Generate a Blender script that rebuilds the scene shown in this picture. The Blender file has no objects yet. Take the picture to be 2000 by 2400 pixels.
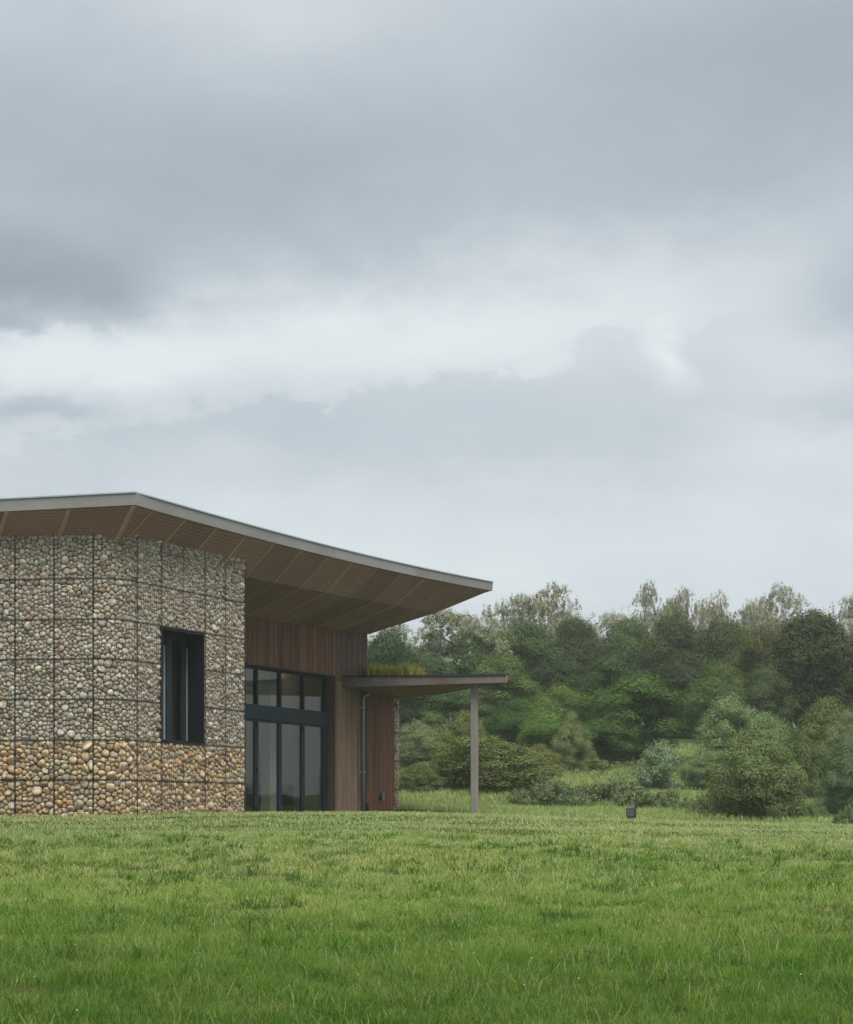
import bpy, math, random
import numpy as np
from mathutils import Vector, Matrix

SC = bpy.context.scene
COL = SC.collection
rnd = random.Random(7)
RNG = np.random.default_rng(11)
R = math.radians

# ------------------------------------------------------------------ camera
FPX, HY, CX = 4400.0, 1907.0, 1000.0       # focal length in photo pixels, eye level row, centre column
cd = bpy.data.cameras.new('camera')
cam = bpy.data.objects.new('camera', cd); COL.objects.link(cam)
cam.location = (0, 0, 0); cam.rotation_euler = (R(90), 0, 0)
cd.sensor_fit = 'HORIZONTAL'; cd.sensor_width = 36.0
cd.lens = 36.0 * FPX / 2000.0
cd.shift_y = (HY - 1200.0) / 2000.0
cd.clip_start = 0.1; cd.clip_end = 3000
SC.camera = cam

# ------------------------------------------------------------------ node helpers
class E:
    """tiny wrapper: arithmetic on sockets builds Math nodes"""
    def __init__(s, nt, sock): s.nt, s.s = nt, sock
    def _op(s, op, *o):
        n = s.nt.nodes.new('ShaderNodeMath'); n.operation = op
        for i, v in enumerate((s,) + o):
            if isinstance(v, E): s.nt.links.new(v.s, n.inputs[i])
            else: n.inputs[i].default_value = v
        return E(s.nt, n.outputs[0])
    def __add__(s, o): return s._op('ADD', o)
    __radd__ = __add__
    def __sub__(s, o): return s._op('SUBTRACT', o)
    def __mul__(s, o): return s._op('MULTIPLY', o)
    __rmul__ = __mul__
    def __truediv__(s, o): return s._op('DIVIDE', o)
    def f(s, op, *o): return s._op(op, *o)
    def sstep(s, a, b):
        n = s.nt.nodes.new('ShaderNodeMapRange'); n.interpolation_type = 'SMOOTHSTEP'
        s.nt.links.new(s.s, n.inputs[0]); n.inputs[1].default_value = a; n.inputs[2].default_value = b
        return E(s.nt, n.outputs[0])
def vec(nt, x, y, z):
    n = nt.nodes.new('ShaderNodeCombineXYZ')
    for i, v in enumerate((x, y, z)):
        if isinstance(v, E): nt.links.new(v.s, n.inputs[i])
        else: n.inputs[i].default_value = v
    return n.outputs[0]
def noise(nt, v, scale, detail=4, rough=.5, dist=0.0):
    n = nt.nodes.new('ShaderNodeTexNoise'); n.inputs['Scale'].default_value = scale
    n.inputs['Detail'].default_value = detail; n.inputs['Roughness'].default_value = rough
    n.inputs['Distortion'].default_value = dist
    if v is not None: nt.links.new(v, n.inputs['Vector'])
    return E(nt, n.outputs['Fac'])
def ramp(nt, fac, stops):
    n = nt.nodes.new('ShaderNodeValToRGB'); cr = n.color_ramp
    while len(cr.elements) < len(stops): cr.elements.new(.5)
    for e, (p, c) in zip(cr.elements, stops): e.position = p; e.color = (*c, 1)
    nt.links.new(fac.s, n.inputs[0])
    return n.outputs[0]
def mixc(nt, fac, a, b, mode='MIX'):
    n = nt.nodes.new('ShaderNodeMix'); n.data_type = 'RGBA'; n.blend_type = mode
    if isinstance(fac, E): nt.links.new(fac.s, n.inputs[0])
    else: n.inputs[0].default_value = fac
    for i, v in ((6, a), (7, b)):
        if isinstance(v, tuple): n.inputs[i].default_value = (*v, 1)
        else: nt.links.new(v, n.inputs[i])
    return n.outputs[2]

# ------------------------------------------------------------------ world: overcast sky
W = bpy.data.worlds.new('World'); SC.world = W; W.use_nodes = True
nt = W.node_tree; nt.nodes.clear()
SUN_EL, SUN_AZ = R(64), R(158)
EXPO = 1.4
tc = nt.nodes.new('ShaderNodeTexCoord'); sx = nt.nodes.new('ShaderNodeSeparateXYZ')
nt.links.new(tc.outputs['Generated'], sx.inputs[0])
dx, dy, dz = (E(nt, sx.outputs[i]) for i in range(3))
az = dx.f('ARCTAN2', dy)
el = dz.f('MAXIMUM', 0.0).f('MINIMUM', .999).f('ARCSINE')
tel = el.f('MINIMUM', 1.4).f('TANGENT')
pc = vec(nt, dx / (dz.f('ABSOLUTE') + .16), dy / (dz.f('ABSOLUTE') + .16), 0.0)   # cloud layer seen in perspective
pa = vec(nt, az * 5.0, tel * 9.0, 0.3)                                          # cloud banks by direction
n1 = noise(nt, pc, 1.1, 6, .55); n2 = noise(nt, pa, 1.6, 7, .6, .3); n3 = noise(nt, pa, 5.5, 6, .6); n4 = noise(nt, pc, 4.0, 5, .6)
w1 = noise(nt, vec(nt, az * 4 + 3.7, tel * 6, 1.0), 1.3, 3)
U = az * 4400.0 + 1000.0 + (w1 - .5) * 420.0 + (n3 - .5) * 130.0
V = 1907.0 + tel * -4400.0 + (n2 - .5) * 260.0 + (n3 - .5) * 120.0
def blob(cx, cy, ax, ay, amp, p=1.0):
    a = (U - cx) / ax; b = (V - cy) / ay
    r = a * a + b * b
    return (r * -1.0).f('EXPONENT') * amp
t = (n1 - .5) * .34 + .64 + (n4 - .5) * .16 + (n3 - .5) * .06
for b in [(450, 400, 1000, 260, -.30), (1850, 130, 620, 250, -.30), (650, 30, 420, 90, .08), (1700, 420, 420, 130, -.08),
          (20, 690, 330, 90, -.26), (780, 790, 760, 110, .36), (150, 880, 360, 70, .26), (1400, 690, 420, 120, .18),
          (1570, 860, 45, 75, .34), (50, 985, 120, 28, -.26), (2010, 720, 170, 120, -.24), (1900, 1080, 260, 60, .10),
          (1950, 1010, 130, 50, -.08), (1850, 880, 160, 60, .12), (1150, 1270, 1400, 190, .19), (350, 1100, 700, 60, .03)]:
    t = t + blob(*b)
edge = 1010.0 + (az * 4400.0 + 600.0) * -.19                       # top of the low cumulus bank
n5 = noise(nt, pa, 17.0, 5, .6)
bank = ((V - edge) + (n3 - .5) * 170.0 + (n5 - .5) * 45.0).sstep(-14.0, 18.0) * (1.0 - 0) * ((V - 1400.0) / -350.0).f('MINIMUM', 1.0).f('MAXIMUM', 0.0)
t = t - bank * .112 * (az * 4400.0 + 1000.0).sstep(1820.0, 1480.0)
U2 = az * 4400.0 + 1000.0 + (n2 - .5) * 160.0; V2 = 1907.0 + tel * -4400.0 + (n3 - .5) * 150.0 + (n2 - .5) * 60.0
shelf = V2.sstep(815.0, 765.0) * V2.sstep(500.0, 730.0) * U2.sstep(430.0, 250.0) * U2.sstep(-900.0, -300.0)
t = t - shelf * .30
t = t.f('MAXIMUM', 0.0).f('MINIMUM', 1.0)
cloud = ramp(nt, t, [(0.0, (.29, .322, .352)), (.22, (.358, .40, .44)), (.48, (.48, .532, .578)), (.72, (.632, .685, .708)), (1.0, (.775, .825, .83))])
sky = nt.nodes.new('ShaderNodeTexSky'); sky.sky_type = 'NISHITA'; sky.sun_disc = False
sky.sun_elevation = SUN_EL; sky.sun_rotation = SUN_AZ
skm = nt.nodes.new('ShaderNodeVectorMath'); skm.operation = 'SCALE'; skm.inputs[3].default_value = .10
nt.links.new(sky.outputs[0], skm.inputs[0])
zen = (el.sstep(R(22), R(78)) * 2.0 + 1.0) * 2 ** -EXPO             # overcast: three times brighter overhead than at the horizon
clb = nt.nodes.new('ShaderNodeVectorMath'); clb.operation = 'SCALE'
nt.links.new(cloud, clb.inputs[0]); nt.links.new(zen.s, clb.inputs[3])
bgc = mixc(nt, .955, skm.outputs[0], clb.outputs[0])
bg = nt.nodes.new('ShaderNodeBackground'); bg.inputs[1].default_value = 1.0
nt.links.new(bgc, bg.inputs[0])
wo = nt.nodes.new('ShaderNodeOutputWorld'); nt.links.new(bg.outputs[0], wo.inputs[0])

sd = bpy.data.lights.new('sun', 'SUN'); sd.energy = 1.5; sd.angle = R(38); sd.color = (1, .965, .91)
so = bpy.data.objects.new('sun', sd); COL.objects.link(so)
so.rotation_euler = Vector((math.sin(SUN_AZ) * math.cos(SUN_EL), math.cos(SUN_AZ) * math.cos(SUN_EL), math.sin(SUN_EL))).to_track_quat('Z', 'Y').to_euler()

SC.view_settings.view_transform = 'Standard'; SC.view_settings.look = 'None'
SC.view_settings.exposure = EXPO; SC.view_settings.gamma = 1.0; SC.view_settings.use_curve_mapping = False
SC.render.engine = 'CYCLES'
SC.cycles.max_bounces = 8; SC.cycles.diffuse_bounces = 4; SC.cycles.glossy_bounces = 3
SC.cycles.transparent_max_bounces = 12; SC.cycles.transmission_bounces = 4; SC.cycles.volume_bounces = 1
SC.cycles.use_denoising = True

# ------------------------------------------------------------------ material helpers
def mat(name):
    m = bpy.data.materials.new(name); m.use_nodes = True
    t = m.node_tree
    return m, t, t.nodes['Principled BSDF']
def attr(t, name):
    n = t.nodes.new('ShaderNodeAttribute'); n.attribute_name = name
    return n.outputs['Color']
def bump(t, bs, h, dist, strength=.6):
    n = t.nodes.new('ShaderNodeBump'); n.inputs['Distance'].default_value = dist; n.inputs['Strength'].default_value = strength
    t.links.new(h.s, n.inputs['Height']); t.links.new(n.outputs[0], bs.inputs['Normal'])
def tco(t, which='Object'):
    return t.nodes.new('ShaderNodeTexCoord').outputs[which]
def pos(t): return t.nodes.new('ShaderNodeNewGeometry').outputs['Position']
def vmul(t, v, k):
    n = t.nodes.new('ShaderNodeVectorMath'); n.operation = 'MULTIPLY'
    t.links.new(v, n.inputs[0]); n.inputs[1].default_value = k
    return n.outputs[0]
def scalec(t, c, fac):
    n = t.nodes.new('ShaderNodeVectorMath'); n.operation = 'SCALE'
    t.links.new(c, n.inputs[0])
    if isinstance(fac, E): t.links.new(fac.s, n.inputs[3])
    else: n.inputs[3].default_value = fac
    return n.outputs[0]

def plain(name, c, rough=.6, metal=0.0, var=.15, vs=6.0):
    m, t, b = mat(name)
    n = noise(t, pos(t), vs, 5, .6)
    t.links.new(scalec(t, mixc(t, 0.0, c, c), n * (2 * var) + (1 - var)), b.inputs['Base Color'])
    b.inputs['Roughness'].default_value = rough; b.inputs['Metallic'].default_value = metal; b.inputs['Specular IOR Level'].default_value = .3
    return m
def wood(name, base, grey, axis='z', greyness=.4, objcol=False, grain=1.0):
    """weathered timber: long grain streaks along one local axis, patches gone grey"""
    m, t, b = mat(name)
    o = tco(t); g = pos(t)
    k = {'x': (1.2, 40, 40), 'y': (40, 1.2, 40), 'z': (40, 40, 1.2)}[axis]
    oi = t.nodes.new('ShaderNodeObjectInfo')
    ad = t.nodes.new('ShaderNodeVectorMath'); ad.operation = 'ADD'
    t.links.new(vmul(t, o, k), ad.inputs[0])
    rv = t.nodes.new('ShaderNodeVectorMath'); rv.operation = 'SCALE'; rv.inputs[0].default_value = (37, 53, 11)
    t.links.new(oi.outputs['Random'], rv.inputs[3]); t.links.new(rv.outputs[0], ad.inputs[1])
    s = noise(t, ad.outputs[0], 1.0, 6, .65)
    p = noise(t, g, .9, 5, .6)
    fac = ((p - .5) * 1.6 + (s - .5) * .8 + greyness).f('MAXIMUM', 0.0).f('MINIMUM', 1.0)
    c = mixc(t, fac, base, grey)
    if objcol:
        c = mixc(t, 1.0, c, oi.outputs['Color'], 'MULTIPLY')
    c = scalec(t, c, (s - .5) * (1.1 * grain) + 1.0 + (E(t, oi.outputs['Random']) - .5) * .30)
    t.links.new(c, b.inputs['Base Color']); b.inputs['Roughness'].default_value = .75
    bump(t, b, s, .004, .5)
    return m

def slat_wood():
    m, t, b = mat('slat_timber')
    g = pos(t); oi = t.nodes.new('ShaderNodeObjectInfo')
    s = noise(t, vmul(t, g, (22, 22, .9)), 1.0, 6, .65)
    p = noise(t, vmul(t, g, (1.2, 1.2, .55)), 1.0, 5, .6)
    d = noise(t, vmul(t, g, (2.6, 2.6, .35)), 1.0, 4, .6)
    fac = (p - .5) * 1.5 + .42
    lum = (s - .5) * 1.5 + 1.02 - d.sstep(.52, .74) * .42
    c = mixc(t, fac.f('MAXIMUM', 0.0).f('MINIMUM', 1.0), (1.12, .96, .86), (.92, 1.02, 1.06))
    c = mixc(t, 1.0, c, oi.outputs['Color'], 'MULTIPLY')
    t.links.new(scalec(t, c, lum), b.inputs['Base Color']); b.inputs['Roughness'].default_value = .78
    bump(t, b, s, .003, .4)
    return m
def foliage(name, trans=.35):
    m, t, b = mat(name); t.nodes.remove(b)
    oi = t.nodes.new('ShaderNodeObjectInfo')
    c = mixc(t, 1.0, attr(t, 'Col'), oi.outputs['Color'], 'MULTIPLY')
    d = t.nodes.new('ShaderNodeBsdfDiffuse'); tr = t.nodes.new('ShaderNodeBsdfTranslucent'); gl = t.nodes.new('ShaderNodeBsdfGlossy')
    gl.inputs['Roughness'].default_value = .5
    t.links.new(c, d.inputs[0])
    ct = mixc(t, 1.0, c, (1.15, 1.25, .6), 'MULTIPLY'); t.links.new(ct, tr.inputs[0])
    m1 = t.nodes.new('ShaderNodeMixShader'); m1.inputs[0].default_value = trans
    t.links.new(d.outputs[0], m1.inputs[1]); t.links.new(tr.outputs[0], m1.inputs[2])
    m2 = t.nodes.new('ShaderNodeMixShader'); m2.inputs[0].default_value = .012
    t.links.new(m1.outputs[0], m2.inputs[1]); t.links.new(gl.outputs[0], m2.inputs[2])
    t.links.new(m2.outputs[0], t.nodes['Material Output'].inputs[0])
    return m
def glass(name, tint=(.72, .76, .74), boost=1.5):
    m, t, b = mat(name); t.nodes.remove(b)
    tp = t.nodes.new('ShaderNodeBsdfTransparent'); tp.inputs[0].default_value = (*tint, 1)
    gl = t.nodes.new('ShaderNodeBsdfGlossy'); gl.inputs['Roughness'].default_value = .015
    lw = t.nodes.new('ShaderNodeLayerWeight'); lw.inputs[0].default_value = .5       # facing: 1 - |cos|
    c5 = E(t, lw.outputs['Facing']); c5 = c5.f('POWER', 5.0)
    f = ((c5 * .96 + .04) * boost).f('MINIMUM', 1.0)
    mx = t.nodes.new('ShaderNodeMixShader'); t.links.new(f.s, mx.inputs[0])
    t.links.new(tp.outputs[0], mx.inputs[1]); t.links.new(gl.outputs[0], mx.inputs[2])
    t.links.new(mx.outputs[0], t.nodes['Material Output'].inputs[0])
    return m

M = {}
M['soffit'] = wood('soffit_timber', (.33, .180, .142), (.36, .25, .205), 'x', .35, grain=.6)
M['rib'] = wood('rib_timber', (.50, .30, .23), (.52, .38, .31), 'x', .4, grain=.4)
M['fascia'] = wood('fascia_timber', (.23, .215, .20), (.30, .29, .28), 'x', .55, grain=.5)
M['slat'] = slat_wood()
M['dark_wood'] = wood('batten_backing', (.035, .024, .018), (.05, .04, .033), 'z', .3)
M['reveal'] = wood('reveal_timber', (.085, .040, .026), (.10, .06, .045), 'z', .3)
M['canopy'] = wood('canopy_timber', (.10, .070, .052), (.25, .225, .205), 'x', .45)
M['post'] = wood('post_timber', (.20, .17, .145), (.25, .23, .205), 'z', .6, grain=.7)
M['felt'] = plain('roof_felt', (.035, .038, .042), .8)
M['frame'] = plain('blue_grey_frame_paint', (.009, .023, .032), .6, var=.12)
M['frame_dark'] = plain('dark_frame_paint', (.0025, .006, .009), .65, var=.1)
M['strip'] = plain('pale_gasket', (.24, .24, .225), .6)
M['wire'] = plain('gabion_wire', (.035, .042, .046), .55, .3)
M['mesh'] = plain('mesh_wire', (.10, .10, .095), .5, .5)
M['zinc'] = plain('zinc_pipe', (.36, .41, .44), .4, .35)
M['core'] = plain('gabion_core', (.035, .03, .025), .95)
M['glass'] = glass('door_glass', (.78, .80, .76), 1.0); M['glass2'] = glass('window_glass', (.6, .62, .6), 1.0)
M['in_wall'] = plain('interior_plaster', (.52, .44, .32), .9, var=.06, vs=1.0)
M['in_floor'] = plain('interior_floor', (.18, .15, .12), .5)
M['in_col'] = plain('interior_column', (.72, .69, .65), .8, var=.05)
M['in_dark'] = plain('interior_cabinet', (.03, .035, .035), .5)
M['leaf'] = foliage('leaf', .18)
M['blade'] = foliage('grass_blade', .45)
M['bark'] = plain('bark', (.085, .068, .052), .9, var=.35, vs=9)
M['blind'] = plain('window_blind', (.34, .31, .28), .9, var=.08)
M['box'] = plain('box_plastic', (.075, .088, .082), .5, var=.12)
M['box_dark'] = plain('box_plastic_dark', (.02, .026, .03), .5, var=.12)
M['box_pale'] = plain('box_badge', (.25, .27, .25), .5, var=.1)
m, t, b = mat('stone')
c = attr(t, 'Col'); g = pos(t)
s1 = noise(t, g, 22, 6, .65); s2 = noise(t, g, 5, 3)
t.links.new(scalec(t, c, (s1 - .5) * .9 + 1.22 + (s2 - .5) * .35), b.inputs['Base Color']); b.inputs['Roughness'].default_value = .8
bump(t, b, s1, .012, .5); M['stone'] = m
# soil under the grass: thatch, moss and bare earth
m, t, b = mat('turf_soil')
g = pos(t)
a1 = noise(t, g, .55, 6, .6); a2 = noise(t, g, 6, 6, .65); a3 = noise(t, g, 45, 4, .6)
cc = ramp(t, a1 * .5 + a2 * .35 + a3 * .2, [(.35, (.020, .030, .008)), (.5, (.036, .060, .012)), (.62, (.060, .062, .022)), (.75, (.085, .062, .034))])
t.links.new(cc, b.inputs['Base Color']); b.inputs['Roughness'].default_value = 1.0; b.inputs['Specular IOR Level'].default_value = 0.0
bump(t, b, a2 * .6 + a3 * .4, .05, .8); M['soil'] = m

# ------------------------------------------------------------------ mesh helpers
class MB:
    def __init__(s): s.v = []; s.f = []; s.c = []
    def add(s, vs, fs, col=None):
        k = len(s.v); s.v += [tuple(v) for v in vs]; s.f += [tuple(i + k for i in f) for f in fs]
        s.c += [col or (1, 1, 1)] * len(vs)
    def hexa(s, p):
        """8 corners: 0-3 one end, 4-7 the other, same winding"""
        s.add(p, [(3, 2, 1, 0), (4, 5, 6, 7), (0, 1, 5, 4), (1, 2, 6, 5), (2, 3, 7, 6), (3, 0, 4, 7)])
    def obox(s, o, a, b, c):
        o, a, b, c = map(Vector, (o, a, b, c))
        s.hexa([o, o + a, o + a + b, o + b, o + c, o + a + c, o + a + b + c, o + b + c])
    def tube(s, pts, rads, n=8):
        pts = [Vector(p) for p in pts]; rings = []
        for i, p in enumerate(pts):
            d = (pts[min(i + 1, len(pts) - 1)] - pts[max(i - 1, 0)]).normalized()
            x = d.orthogonal().normalized(); y = d.cross(x)
            if i and x.dot(px) < 0.2: x = (px - d * px.dot(d)).normalized(); y = d.cross(x)
            px = x
            rings.append([p + (x * math.cos(6.28318 * j / n) + y * math.sin(6.28318 * j / n)) * rads[i] for j in range(n)])
        vs = [v for r_ in rings for v in r_]; fs = []
        for i in range(len(rings) - 1):
            for j in range(n):
                fs.append((i * n + j, i * n + (j + 1) % n, (i + 1) * n + (j + 1) % n, (i + 1) * n + j))
        fs.append(tuple(range(n - 1, -1, -1))); fs.append(tuple((len(rings) - 1) * n + j for j in range(n)))
        s.add(vs, fs)
    def mesh(s, name, m, smooth=False, col=False):
        me = bpy.data.meshes.new(name); me.from_pydata(s.v, [], s.f)
        me.materials.append(m)
        if smooth: me.polygons.foreach_set('use_smooth', [True] * len(me.polygons))
        if col:
            a = me.color_attributes.new('Col', 'FLOAT_COLOR', 'POINT')
            a.data.foreach_set('color', np.array([(*c, 1) for c in s.c], np.float32).ravel())
        me.update(); return me
    def build(s, name, m, parent=None, smooth=False, col=False):
        return link(name, s.mesh(name, m, smooth, col), parent)
def link(name, me, parent=None):
    o = bpy.data.objects.new(name, me); COL.objects.link(o)
    if parent is not None:
        o.parent = parent
        # every parent keeps an unrotated, unscaled frame at its location
        o.location = -Vector(wloc(parent))
    return o
def wloc(o):
    l = Vector(o.location)
    return l if o.parent is None else l + Vector(wloc(o.parent))
def thing(name, label, cat, loc=(0, 0, 0), group=None):
    o = bpy.data.objects.new(name, None); COL.objects.link(o); o.location = loc
    o.empty_display_size = .3
    tag(o, label, cat, group); return o
def tag(o, label=None, cat=None, group=None, kind=None):
    if label: o['label'] = label
    if cat: o['category'] = cat
    if group: o['group'] = group
    if kind: o['kind'] = kind
    return o
def np_mesh(name, m, verts, nper, faces_per, cols, smooth=False):
    """many equal small pieces: verts (n*nper,3); faces_per = list of index tuples in one piece"""
    n = len(verts) // nper
    me = bpy.data.meshes.new(name)
    me.vertices.add(len(verts)); me.vertices.foreach_set('co', np.ascontiguousarray(verts, np.float32).ravel())
    idx = []; st = []; tot = []
    base = np.arange(n)[:, None] * nper
    cols_i = np.concatenate([base + np.array(f)[None, :] for f in faces_per], axis=1)      # n x sum(len)
    lens = np.array([len(f) for f in faces_per])
    me.loops.add(cols_i.size); me.loops.foreach_set('vertex_index', cols_i.astype(np.int32).ravel())
    tot = np.tile(lens, n); st = np.concatenate([[0], np.cumsum(tot)[:-1]])
    me.polygons.add(len(tot)); me.polygons.foreach_set('loop_start', st.astype(np.int32))
    me.polygons.foreach_set('loop_total', tot.astype(np.int32))
    if smooth: me.polygons.foreach_set('use_smooth', np.ones(len(tot), bool))
    a = me.color_attributes.new('Col', 'FLOAT_COLOR', 'POINT')
    c4 = np.ones((len(verts), 4), np.float32); c4[:, :3] = np.repeat(cols, nper, axis=0) if len(cols) == n else cols
    a.data.foreach_set('color', c4.ravel())
    me.materials.append(m); me.update(calc_edges=True); return me

# ------------------------------------------------------------------ terrain
def vnoise(x, y, s, seed=0):
    """smooth value noise, numpy"""
    x = np.asarray(x, float) * s + seed * 17.3; y = np.asarray(y, float) * s - seed * 9.1
    xi = np.floor(x); yi = np.floor(y); fx = x - xi; fy = y - yi
    fx = fx * fx * (3 - 2 * fx); fy = fy * fy * (3 - 2 * fy)
    def h(a, b):
        q = np.sin(a * 127.1 + b * 311.7 + seed * 74.7) * 43758.5453
        return q - np.floor(q)
    return (h(xi, yi) * (1 - fx) + h(xi + 1, yi) * fx) * (1 - fy) + (h(xi, yi + 1) * (1 - fx) + h(xi + 1, yi + 1) * fx) * fy
def terr(X, Y):
    X = np.asarray(X, float); Y = np.asarray(Y, float)
    s = 1 - Y / 46.5
    z = -1.5 * (np.sqrt(s * s + .003) + s) / 2
    z = z - .029 * np.clip((np.sqrt((X + 1) ** 2 + 4) + (X + 1)) / 2, 0, 26) * np.clip(Y / 50, 0, 1)
    fx = np.clip((X - .27 * Y) / 40, 0, 1); fx = fx * fx * (3 - 2 * fx)
    z = z + np.interp(Y, [62, 68, 75, 90, 110, 140, 180, 240, 300], [0, .2, .75, 2.2, 4.3, 6.9, 9.0, 9.6, 9.6]) * (1 - fx)
    z = z + (vnoise(X, Y, .35, 1) - .5) * .10 + (vnoise(X, Y, 1.1, 2) - .5) * .045 * np.clip(60 / (Y + 1), 0, 1)
    return z
def ground_sheet():
    xs = np.concatenate([np.arange(-130, -16, 4.0), np.arange(-16, 16.01, .35), np.arange(20, 131, 4.0)])
    ys = np.concatenate([np.arange(-20, 6, 2.0), np.arange(6, 70, .35), np.arange(70, 312, 2.0)])
    X, Y = np.meshgrid(xs, ys); Z = terr(X, Y)
    nx, ny = len(xs), len(ys)
    v = np.stack([X.ravel(), Y.ravel(), Z.ravel()], 1)
    i = (np.arange(ny - 1)[:, None] * nx + np.arange(nx - 1)[None, :]).ravel()
    f = np.stack([i, i + 1, i + nx + 1, i + nx], 1)
    me = bpy.data.meshes.new('ground'); me.from_pydata(v.tolist(), [], f.tolist()); me.materials.append(M['soil'])
    me.polygons.foreach_set('use_smooth', [True] * len(me.polygons)); me.update()
    return tag(link('ground', me), kind='structure')
ground_sheet()

# ------------------------------------------------------------------ plan of the building
Ux, Uy = .42, .9075; Nx, Ny = .9075, -.42            # along the right-hand wall, and out of it
G0 = (-5.05, 51.9)                                    # far end of the right-hand gabion face
def G(tt, q=0.0, z=0.0): return Vector((G0[0] + Ux * tt + Nx * q, G0[1] + Uy * tt + Ny * q, z))
def t_at(px, q):
    """t where the upright plane at offset q is met by the sight line through photo column px"""
    k = (px - CX) / FPX
    ox, oy = G0[0] + Nx * q, G0[1] + Ny * q
    return (k * oy - ox) / (Ux - k * Uy)
def z_at(py, tt, q): return (HY - py) / FPX * G(tt, q).y
PQ = -2.43                                            # timber wall plane
DQ = PQ - .28                                         # door plane

bld = thing('visitor_building', 'low visitor building with stone-filled gabion walls, timber cladding and an oversailing timber-lined roof', 'building', (-6, 54, 0))

# ---- gabion wall: stones packed cell by cell along the curved face
Lx, Ly = -.993, .119                                  # along the left face, away from the corner
TC = (-7.62, 46.34)                                   # where the two faces would meet
ANG = math.acos(-(Lx * Ux + Ly * Uy)); TL = .62; RA = TL / math.tan((math.pi - (math.pi - ANG)) / 2)
TL_s = TL
P0 = (TC[0] + Lx * TL, TC[1] + Ly * TL)               # arc start on the left face (s = 0)
d0 = math.atan2(-Ly, -Lx)                             # heading at arc start
turn = math.atan2(Uy, Ux) - d0
RA = TL / math.tan(turn / 2); LA = RA * turn
T_end = -(math.hypot(TC[0] - G0[0], TC[1] - G0[1]) - TL)
P1e = G(T_end)
S_R = LA                                              # s where the right face starts
def wall(s, h=0.0):
    """plan point at arc length s along the face, h out of it"""
    if s <= 0:
        x, y, a = P0[0] - Lx * s, P0[1] - Ly * s, d0
    elif s < LA:
        a = d0 + s / RA
        cx, cy = P0[0] - math.sin(d0) * RA, P0[1] + math.cos(d0) * RA
        x, y = cx + math.sin(a) * RA, cy - math.cos(a) * RA
    else:
        x, y, a = P1e.x + Ux * (s - LA), P1e.y + Uy * (s - LA), math.atan2(Uy, Ux)
    return x + math.sin(a) * h, y - math.cos(a) * h
def s_of_t(tt): return LA + tt - T_end
S_END = s_of_t(0.0)
s_lines = [-5.0, -4.0, -3.0, -2.0, -1.0, 0.0, s_of_t(-5.34), s_of_t(-4.23), s_of_t(-3.18), s_of_t(-2.12), s_of_t(-1.06), S_END]
z_lines = [-.14, .82, 1.81, 2.82, 3.82, 4.80, 5.81, 7.05]

UP = [((.40, .34, .26), 5), ((.44, .39, .32), 5), ((.33, .28, .22), 4), ((.37, .33, .28), 4), ((.46, .38, .27), 3), ((.26, .215, .17), 2), ((.36, .25, .16), 1.3), ((.40, .40, .37), 1.5), ((.27, .17, .11), .8), ((.50, .46, .39), 1.5)]
LOW = [((.42, .305, .175), 6), ((.38, .27, .15), 5), ((.34, .24, .14), 3), ((.44, .35, .23), 3), ((.32, .26, .19), 2), ((.38, .34, .27), 1.0), ((.36, .215, .11), 1.0), ((.25, .165, .10), 1.4), ((.44, .35, .23), 2)]
def pick(pal):
    c = rnd.choices([p[0] for p in pal], [p[1] for p in pal])[0]
    k = rnd.uniform(.82, 1.16); return tuple(x * k * rnd.uniform(.96, 1.04) for x in c)

def clip(poly, nx, ny, d):
    out = []
    for i in range(len(poly)):
        a, b = poly[i], poly[(i + 1) % len(poly)]
        da = a[0] * nx + a[1] * ny - d; db = b[0] * nx + b[1] * ny - d
        if da <= 0: out.append(a)
        if (da < 0 < db) or (db < 0 < da):
            k = da / (da - db); out.append((a[0] + (b[0] - a[0]) * k, a[1] + (b[1] - a[1]) * k))
    return out
def pack(w, h, sp):
    """stones of uneven size packed in a w x h basket: list of (centre, outline)"""
    pts = []
    tries = 0
    while tries < 260:
        r = sp * rnd.choice((.45, .55, .65, .75, .85, .95, 1.1, 1.25, 1.5))
        p = (rnd.uniform(.03, w - .03), rnd.uniform(.03, h - .03), r)
        if all(((p[0] - q[0]) / rnd.uniform(1.0, 1.35)) ** 2 + (p[1] - q[1]) ** 2 > (.43 * (r + q[2])) ** 2 for q in pts): pts.append(p); tries = 0
        else: tries += 1
    g = .006; res = []
    for i, p in enumerate(pts):
        poly = [(g, g), (w - g, g), (w - g, h - g), (g, h - g)]
        for j, q in enumerate(pts):
            if i == j: continue
            ax, ay = q[0] - p[0], q[1] - p[1]; L = math.hypot(ax, ay)
            if L > sp * 3.2: continue
            ax /= L; ay /= L
            m = (L * L + (p[2] ** 2 - q[2] ** 2) * .18) / (2 * L)
            poly = clip(poly, ax, ay, ax * p[0] + ay * p[1] + m - .0012)
            if len(poly) < 3: break
        if len(poly) >= 3: res.append((p, poly))
    return res
def chaikin(poly, k=.25):
    out = []
    for i in range(len(poly)):
        a, b = poly[i], poly[(i + 1) % len(poly)]
        out.append((a[0] + (b[0] - a[0]) * k, a[1] + (b[1] - a[1]) * k)); out.append((a[0] + (b[0] - a[0]) * (1 - k), a[1] + (b[1] - a[1]) * (1 - k)))
    return out
def resample(poly, n):
    P = np.array(poly + [poly[0]]); d = np.hypot(*(P[1:] - P[:-1]).T); c = np.concatenate([[0], np.cumsum(d)])
    u = np.linspace(0, c[-1], n, endpoint=False) + rnd.random() * c[-1] / n
    u = u % c[-1]; u.sort()
    return np.stack([np.interp(u, c, P[:, 0]), np.interp(u, c, P[:, 1])], 1)
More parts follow.
